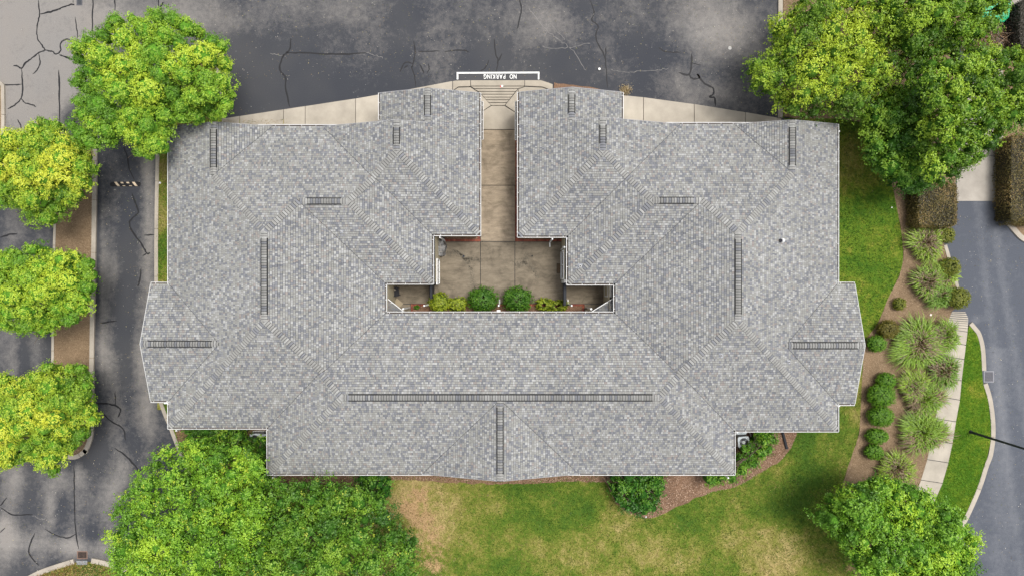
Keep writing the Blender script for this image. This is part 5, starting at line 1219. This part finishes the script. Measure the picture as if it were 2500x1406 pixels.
# clipped hedge blocks (box shaped)
def hedge_block(px0, py0, px1, py1, hgt, pal, label, seed, n=9000, leaf=.08, cut=0):
    rg = np.random.default_rng(seed); x0, y1 = P(px0, py0, hgt); x1, y0 = P(px1, py1, hgt); cx, cy = (x0 + x1) / 2, (y0 + y1) / 2; hx, hy = (x1 - x0) / 2, (y1 - y0) / 2
    f = rg.random(n); u = rg.uniform(-1, 1, (n, 2)); pos = np.zeros((n, 3)); nr = np.zeros((n, 3)); A = [hx * hy * 4, hy * hgt * 2, hy * hgt * 2, hx * hgt * 2, hx * hgt * 2]; A = np.cumsum(A) / sum(A)
    for k in range(5):
        m = (f <= A[k]) & (f > (A[k - 1] if k else 0)); uu = u[m]
        if k == 0: pos[m] = np.stack([uu[:, 0] * hx, uu[:, 1] * hy, np.full(m.sum(), hgt)], 1); nr[m] = (0, 0, 1)
        elif k < 3: s = 1 if k == 1 else -1; pos[m] = np.stack([np.full(m.sum(), s * hx), uu[:, 0] * hy, (uu[:, 1] + 1) / 2 * hgt], 1); nr[m] = (s, 0, .2)
        else: s = 1 if k == 3 else -1; pos[m] = np.stack([uu[:, 0] * hx, np.full(m.sum(), s * hy), (uu[:, 1] + 1) / 2 * hgt], 1); nr[m] = (0, s, .2)
    # round the corners and roughen
    pos[:, :2] *= (1 - .10 * (np.abs(pos[:, 0] / hx) ** 6 * np.abs(pos[:, 1] / hy) ** 6))[:, None]; pos += rg.normal(0, .05, (n, 3)) + nr * (.05 * np.sin(pos[:, 0] * 5 + 1) * np.sin(pos[:, 1] * 4))[:, None]
    tn = np.clip(.45 + .25 * np.sin(pos[:, 0] * 2.3 + seed) * np.sin(pos[:, 1] * 1.9) + rg.normal(0, .25, n), 0, 1); pal = np.array(pal); xx = tn * (len(pal) - 1); i0 = np.minimum(xx.astype(int), len(pal) - 2); fr = (xx - i0)[:, None]
    V, Fc, Cc = leaves(pos, nr + rg.normal(0, .6, (n, 3)), leaf, pal[i0] * (1 - fr) + pal[i0 + 1] * fr, rg=rg)
    root = empty('clipped_hedge', (cx, cy, ZL), label=label, cat='hedge'); me = np_mesh('foliage', V, Fc, np.full(len(Fc) // 3, 3), M_leaf, Cc); o = bpy.data.objects.new('foliage', me); COL.objects.link(o); o.parent = root
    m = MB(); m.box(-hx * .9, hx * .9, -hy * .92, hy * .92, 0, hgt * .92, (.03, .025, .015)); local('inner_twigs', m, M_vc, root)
HB = [(0.0405, 0.0338, 0.012), (0.1013, 0.0878, 0.024), (0.2025, 0.162, 0.048), (0.378, 0.2565, 0.108)]
hedge_block(2240, 448, 2334, 554, 1.3, HB, 'brown and green clipped hedge block beside the concrete drive', 101, 12000)
hedge_block(2464, 330, 2560, 545, 1.4, HB, 'long brown clipped hedge along the right edge of the photo', 102, 16000)
hedge_block(2486, 0, 2580, 118, 1.2, [(.02, .02, .015), (.05, .045, .035), (.09, .08, .065), (.14, .12, .10)], 'dark brown hedge at the top right corner', 103, 9000)

# ornamental grass clumps
def grass_clump(px, py, rx, ry, label, seed, green=(.10, .22, .03), n=1500, tanc=((0, 0, .35),), hgt=.75, spread=1.0):
    rg = np.random.default_rng(seed); x, y = P(px, py, .35); a, b = rx / 41.0, ry / 41.0
    r0 = np.sqrt(rg.random(n)) * .62; th = rg.uniform(0, 2 * math.pi, n); bx = r0 * np.cos(th) * a; by = r0 * np.sin(th) * b
    th2 = th + rg.normal(0, .5, n) + .35 * np.sin(th * 2 + seed); out = (.12 + .55 * r0) * rg.uniform(.55, 1.3, n) * spread * (1 + .3 * np.sin(th * 3 + seed) + .18 * np.sin(th * 7 + seed * 2))
    dx = np.cos(th2) * out * a * 1.15; dy = np.sin(th2) * out * b * 1.15; hh = hgt * rg.uniform(.6, 1.15, n) * (1.05 - .35 * r0); w_ = rg.uniform(.012, .024, n)
    ts = np.array([0, .35, .7, 1.0]); prof = np.array([0, .85, 1.0, .62])
    px_, py_ = -np.sin(th2), np.cos(th2); V = []
    for k in range(4):
        cx = bx + dx * ts[k] ** 1.15; cy = by + dy * ts[k] ** 1.15; cz = hh * prof[k] + .0; ww = w_ * (1 if k < 2 else (.7 if k == 2 else .08))
        V.append(np.stack([cx - px_ * ww, cy - py_ * ww, cz], 1)); V.append(np.stack([cx + px_ * ww, cy + py_ * ww, cz], 1))
    V = np.stack(V, 1).reshape(-1, 3); i = np.arange(n)[:, None] * 8; Fc = np.concatenate([i + np.array([[0, 1, 3, 2]]), i + np.array([[2, 3, 5, 4]]), i + np.array([[4, 5, 7, 6]])], 1).reshape(-1)
    g = np.array(green); col = g[None] * rg.uniform(.6, 1.5, (n, 1)) * np.array([1, 1, 1]) + np.array([.05, .04, .0]) * rg.random((n, 1))
    mx = np.zeros(n)
    for (tx, ty, tr) in tanc: mx = np.maximum(mx, np.exp(-(((bx / a - tx) ** 2 + (by / b - ty) ** 2) / tr ** 2)))
    tan = (rg.random(n) < mx * .9); col[tan] = np.array([.26, .19, .11]) * rg.uniform(.5, 1.3, (tan.sum(), 1))
    root = empty('ornamental_grass', (x, y, ZL), label=label, cat='ornamental grass', group='ornamental grass clumps in the right bed')
    me = np_mesh('blades', V, Fc, np.full(len(Fc) // 4, 4), M_blade, np.repeat(col, 8, 0)); o = bpy.data.objects.new('blades', me); COL.objects.link(o); o.parent = root
    # matted dead leaves at the foot
    m = MB(); r = random.Random(seed)
    for _ in range(320):
        t = r.uniform(0, 6.28); q = math.sqrt(r.random()) * .6; c = r.choice([(.30, .23, .14), (.20, .15, .09), (.40, .32, .20)]); u = (a * q * math.cos(t), b * q * math.sin(t)); v = r.uniform(0, 6.28); l = r.uniform(.1, .3)
        z = r.uniform(.05, .45) * (1 - q); p, q2 = (u[0] - math.cos(v) * l / 2, u[1] - math.sin(v) * l / 2), (u[0] + math.cos(v) * l / 2, u[1] + math.sin(v) * l / 2); nx, ny = -math.sin(v) * .012, math.cos(v) * .012
        m.poly([(p[0] - nx, p[1] - ny, z), (q2[0] - nx, q2[1] - ny, z + r.uniform(-.03, .05)), (q2[0] + nx, q2[1] + ny, z + r.uniform(-.03, .05)), (p[0] + nx, p[1] + ny, z)], c)
    local('dead_thatch', m, M_blade, root)
G1, G2, G3 = (.16, .28, .025), (.20, .31, .03), (.13, .25, .03)
for k, (px, py, rx, ry, lb, gc, tn, nn) in enumerate([
    (2258, 592, 46, 50, 'grass clump with bare tan centre below the brown hedge block', G2, [(.05, .05, .42)], 1700),
    (2262, 688, 44, 42, 'wide tan-centred grass clump between the olive balls and the lawn', G1, [(-.1, -.05, .45)], 1500),
    (2304, 672, 32, 34, 'small bright grass clump left of the overhanging olive ball', G2, [(0, -.3, .2)], 1000),
    (2292, 722, 38, 32, 'fan of green blades left of the largest olive ball', G3, [(0, .1, .15)], 1200),
    (2240, 840, 66, 64, 'largest green grass clump in the middle of the bed', G1, [(.05, 0, .33)], 3000),
    (2303, 820, 36, 42, 'grass clump leaning over the footpath near its top end', G1, [(-.35, 0, .4)], 1100),
    (2302, 905, 38, 42, 'grass clump with dark dead centre at the footpath edge', G3, [(-.25, .1, .45)], 1200),
    (2228, 940, 38, 40, 'grass clump with tan ring left of the dead-centred clump', G2, [(0, -.3, .5)], 1300),
    (2254, 972, 52, 48, 'patchy green and tan grass clump below the ringed one', G1, [(-.5, -.3, .35), (.4, .1, .2)], 1900),
    (2250, 1055, 60, 52, 'broad low grass clump with tan left side beside the footpath', G1, [(-.5, -.4, .4), (.6, -.3, .25)], 2600),
    (2184, 1142, 44, 42, 'lowest grass clump with tan middle above the bottom right tree', G2, [(0, 0, .42)], 1500)]):
    grass_clump(px, py, rx, ry, lb, 200 + k, gc, nn, tn)

# dry brushwood and the green car below the top right tree
rg = np.random.default_rng(9); bx, by = P(2415, 88, .8); br = empty('dry_brushwood', (bx, by, ZL), label='tangle of dry brown branches below the olive tree at the top right', cat='brushwood')
m = MB()
for k in range(90):
    a = Vector(rg.normal(0, 1, 3) * np.array([.75, .5, .15])) + Vector((0, 0, .4)); d = Vector(rg.normal(0, 1, 3)); d.z *= .25; d.x += .5; d.y += .35; d.normalize(); l = rg.uniform(.4, 1.6)
    tube(m, [a - d * l / 2, a + Vector(rg.normal(0, .05, 3)), a + d * l / 2], rg.uniform(.008, .028), .006, 4, tuple(np.array((.22, .15, .10)) * rg.uniform(.5, 1.6)))
local('branches', m, M_vc, br)
pos = rg.normal(0, 1, (1800, 3)) * np.array([.8, .5, .15]) + np.array([0, 0, .35]); V, Fc, Cc = leaves(pos, rg.normal(size=(1800, 3)) + np.array([0, 0, .6]), .12, np.array([.20, .125, .07])[None] * rg.uniform(.4, 1.6, (1800, 1)), rg=rg)
V[:, 2] = np.maximum(V[:, 2], .01); me = np_mesh('dead_leaves', V, Fc, np.full(len(Fc) // 3, 3), M_leaf, Cc); o = bpy.data.objects.new('dead_leaves', me); COL.objects.link(o); o.parent = br
carx, cary = P(2434, -20, .8)
car = empty('parked_car', (carx, cary, .03), label='green car mostly hidden under the tree at the top right', cat='car')
M_car = simple('green_car_paint', (.02, .42, .20), .25, .05, 2, spec=.6)
def loft(secs, mat, name, parent, n=None):
    m = MB()
    for i in range(len(secs) - 1):
        A, B = secs[i], secs[i + 1]
        for j in range(len(A)): m.poly([A[j - 1], A[j], B[j], B[j - 1]])
    m.poly(secs[0][::-1]); m.poly(secs[-1]); return local(name, m, mat, parent, True)
def sec(y, hw, z0, z1, ins): return [(-hw, y, z0), (-hw, y, z1 - .12), (-hw + ins, y, z1), (hw - ins, y, z1), (hw, y, z1 - .12), (hw, y, z0)][::-1]
loft([sec(-1.75, .6, .3, .62, .1), sec(-1.5, .8, .22, .78, .1), sec(-.6, .84, .2, .92, .1), sec(1.5, .84, .2, .98, .1), sec(2.2, .8, .22, .92, .1), sec(2.4, .65, .3, .7, .1)], M_car, 'body', car)
loft([sec(-.75, .72, .90, .96, .06), sec(-.2, .66, .90, 1.36, .1), sec(1.2, .66, .90, 1.38, .1), sec(1.9, .68, .90, 1.0, .06)], M_glass, 'windows', car)
m = MB(); m.box(-.58, .58, -.15, 1.15, 1.37, 1.41); local('roof', m, simple('mint_roof_paint', (.30, .72, .55), .3, .05, 2), car)
for sx in (-1, 1):
    for yy in (-1.05, 1.5):
        m = MB(); m.bar((sx * .70, yy, .3), (sx * .86, yy, .3), .3, 16, (.02, .02, .02)); m.bar((sx * .86, yy, .3), (sx * .865, yy, .3), .17, 12, (.35, .35, .35)); local('wheel', m, M_vc, car)

# mulch chips and lawn blades as scattered ground cover
def scatter(name, polys, n, z, mat, palette, size, aspect, up=1.0, holes=(), tall=0, colfn=None, seed=1):
    rg = np.random.default_rng(seed); PX = []; PY = []
    A = [area(p) for p in polys]
    for p, a in zip(polys, A):
        k = int(n * a / sum(A)); xs = [q[0] for q in p]; ys = [q[1] for q in p]; bb_ = (max(xs) - min(xs)) * (max(ys) - min(ys)); kk = int(k * bb_ / a) + 1
        x = rg.uniform(min(xs), max(xs), kk); y = rg.uniform(min(ys), max(ys), kk); m = inpoly(x, y, p) & (np.abs(x) < 33) & (np.abs(y) < 19)
        for h in holes: m &= ~inpoly(x, y, h)
        PX.append(x[m]); PY.append(y[m])
    x = np.concatenate(PX); y = np.concatenate(PY); n = len(x)
    if tall:
        th = rg.uniform(0, 6.28, n); h = tall * rg.uniform(.5, 1.3, n); ln = rg.normal(0, .6, (n, 2)) * h[:, None]; wv = size * rg.uniform(.6, 1.4, n)
        V = np.stack([np.stack([x - np.cos(th) * wv, y - np.sin(th) * wv, np.full(n, z)], 1), np.stack([x + np.cos(th) * wv, y + np.sin(th) * wv, np.full(n, z)], 1), np.stack([x + ln[:, 0], y + ln[:, 1], z + h], 1)], 1).reshape(-1, 3)
        col = colfn(x, y, rg); me = np_mesh(name, V, np.arange(3 * n), np.full(n, 3), mat, np.repeat(col, 3, 0))
    else:
        pos = np.stack([x, y, z + rg.uniform(.005, .03, n)], 1); pal = np.array(palette); V, Fc, Cc = leaves(pos, rg.normal(0, .5, (n, 3)) + np.array([0, 0, 1.3]), size, pal[rg.integers(0, len(pal), n)] * rg.uniform(.7, 1.3, (n, 1)), aspect, 0, rg)
        me = np_mesh(name, V, Fc, np.full(len(Fc) // 3, 3), mat, Cc)
    return link(name, me, kind='stuff')
BW = [WALL]
scatter('mulch_chips', [wobble(southbed, .5, 0, 1), PL([(640,1140),(1480,1150),(1480,1176),(960,1172),(860,1212),(640,1180)], ZL)], 26000, ZL + .006, M_chip, [(.34, .23, .16), (.20, .12, .075), (.48, .35, .26), (.11, .06, .04), (.28, .18, .12)], .075, .35, holes=BW, seed=3)
scatter('pine_straw', [bedR], 30000, ZL - .002, M_chip, [(.34, .25, .16), (.20, .14, .085), (.46, .35, .24), (.14, .09, .055)], .075, .18, seed=4)
scatter('mulch_chips', [PL(smooth_line(medR, 3) + smooth_line(medL, 3)[1:-1], .09)], 14000, .09, M_chip, [(.27, .19, .115), (.16, .11, .065), (.36, .27, .17), (.11, .07, .04)], .06, .3, seed=5)
scatter('mulch_chips', [PL([(1086,560),(1166,560),(1166,583),(1086,583)], .09), PL([(1266,560),(1376,560),(1376,583),(1266,583)], .09), PL([(1009,748),(1420,748),(1420,778),(1009,778)], .09)], 5000, .09, M_chip, [(.20, .10, .06), (.10, .05, .03), (.3, .17, .11), (.05, .03, .02)], .06, .35, holes=[], seed=6)
def blade_col(x, y, rg):
    a = lawn_attr(x, y); n = len(x); f = a[:, 0] + rg.normal(0, .18, n) + (fbm(x, y, 1.6, 40) - .5) * 1.3; f -= a[:, 2] * .45
    g0 = np.array([.055, .125, .014]); g1 = np.array([.115, .18, .02]); g2 = np.array([.22, .22, .05]); g3 = np.array([.40, .32, .13]); f = np.clip(f, 0, 1)[:, None]
    c = np.where(f < .35, g0 + (g1 - g0) * f / .35, np.where(f < .6, g1 + (g2 - g1) * (f - .35) / .25, g2 + (g3 - g2) * (f - .6) / .4))
    c = c * rg.uniform(.75, 1.25, (n, 1)) * (.55 + .9 * fbm(x, y, 3.5, 60, 2))[:, None]; d = rg.random(n) < np.clip(a[:, 1] * 1.5 - .1, 0, .85); c[d] = np.array([.36, .25, .13]) * rg.uniform(.6, 1.2, (d.sum(), 1)); return c
scatter('lawn_grass', [lawn_poly], 330000, ZL, M_blade, None, .026, 1, holes=[WALL, southbed], tall=.06, colfn=blade_col, seed=7)
scatter('roadside_blades', [PL(SWR[2:] + [(2240,1500),(2265,1430),(2310,1350),(2352,1269),(2386,1195),(2406,1134),(2420,1067),(2420,1021),(2412,972),(2401,939),(2395,860),(2380,806)], ZL)], 26000, ZL, M_blade, None, .015, 1, tall=.05,
        colfn=lambda x, y, rg: np.array([.055, .165, .008])[None] * rg.uniform(.6, 1.6, (len(x), 1)) + np.array([.05, .03, 0])[None] * rg.random((len(x), 1)), seed=8)
def vb(x, y, rg):
    py = 703 - y * 40; n = len(x); gr = rg.random(n) < .25 + .55 * np.exp(-((py - 640) / 70) ** 2); c = np.where(gr[:, None], np.array([.05, .13, .01]), np.array([.24, .17, .06])) * rg.uniform(.6, 1.4, (n, 1)); return c
scatter('verge_grass', [PL([(386,395),(411,395),(411,700),(386,700)], ZL), stripP], 30000, ZL - .006, M_blade, None, .016, 1, tall=.07, colfn=vb, holes=[WALL], seed=9)
scatter('corner_grass', [PL(botA + [(360, 1500), (40, 1500)], ZL)], 14000, ZL - .006, M_blade, None, .02, 1, tall=.10, colfn=lambda x, y, rg: np.where((rg.random(len(x)) < .25 + .6 * np.exp(-((x - P(230, 1390)[0]) / .9) ** 2))[:, None], np.array([.06, .14, .015]), np.array([.33, .20, .08])) * rg.uniform(.5, 1.4, (len(x), 1)), seed=10)
# dry tuft at the edge of the parking lot
tx, ty = P(1526, 222); tf = empty('dry_tuft', (tx, ty, .0), label='dry straw-coloured weed tuft at the pavement edge right of the entrance', cat='weed')
rg = np.random.default_rng(12); n = 500; pos = rg.normal(0, .16, (n, 3)) * np.array([1, 1, .3]) + np.array([0, 0, .08]); V, Fc, Cc = leaves(pos, rg.normal(size=(n, 3)), .13, np.array([.50, .40, .24])[None] * rg.uniform(.6, 1.3, (n, 1)), .2, rg=rg); V[:, 2] = np.maximum(V[:, 2], .008)
me = np_mesh('straw', V, Fc, np.full(len(Fc) // 3, 3), M_leaf, Cc); o = bpy.data.objects.new('straw', me); COL.objects.link(o); o.parent = tf
print('tree tris', tri, 'total', sum(len(o.data.polygons) for o in sc.objects if o.type == 'MESH'))

# fallen leaves and grit on the asphalt
lp_ = [PL(p) for p in ([(386,130),(600,130),(640,300),(560,286),(386,330)], [(236,330),(380,330),(380,1000),(236,1080)], [(0,1110),(400,1090),(300,1400),(0,1400)], [(1700,60),(1905,60),(1905,286),(1700,250)], [(500,0),(1900,0),(1900,180),(500,200)], [(2330,500),(2500,600),(2500,1400),(2360,1300),(2430,1100)])]
scatter('fallen_leaves', lp_, 2600, .002, M_chip, [(.22, .16, .08), (.35, .30, .15), (.12, .14, .04), (.45, .42, .36), (.10, .08, .05)], .055, .5, seed=31)
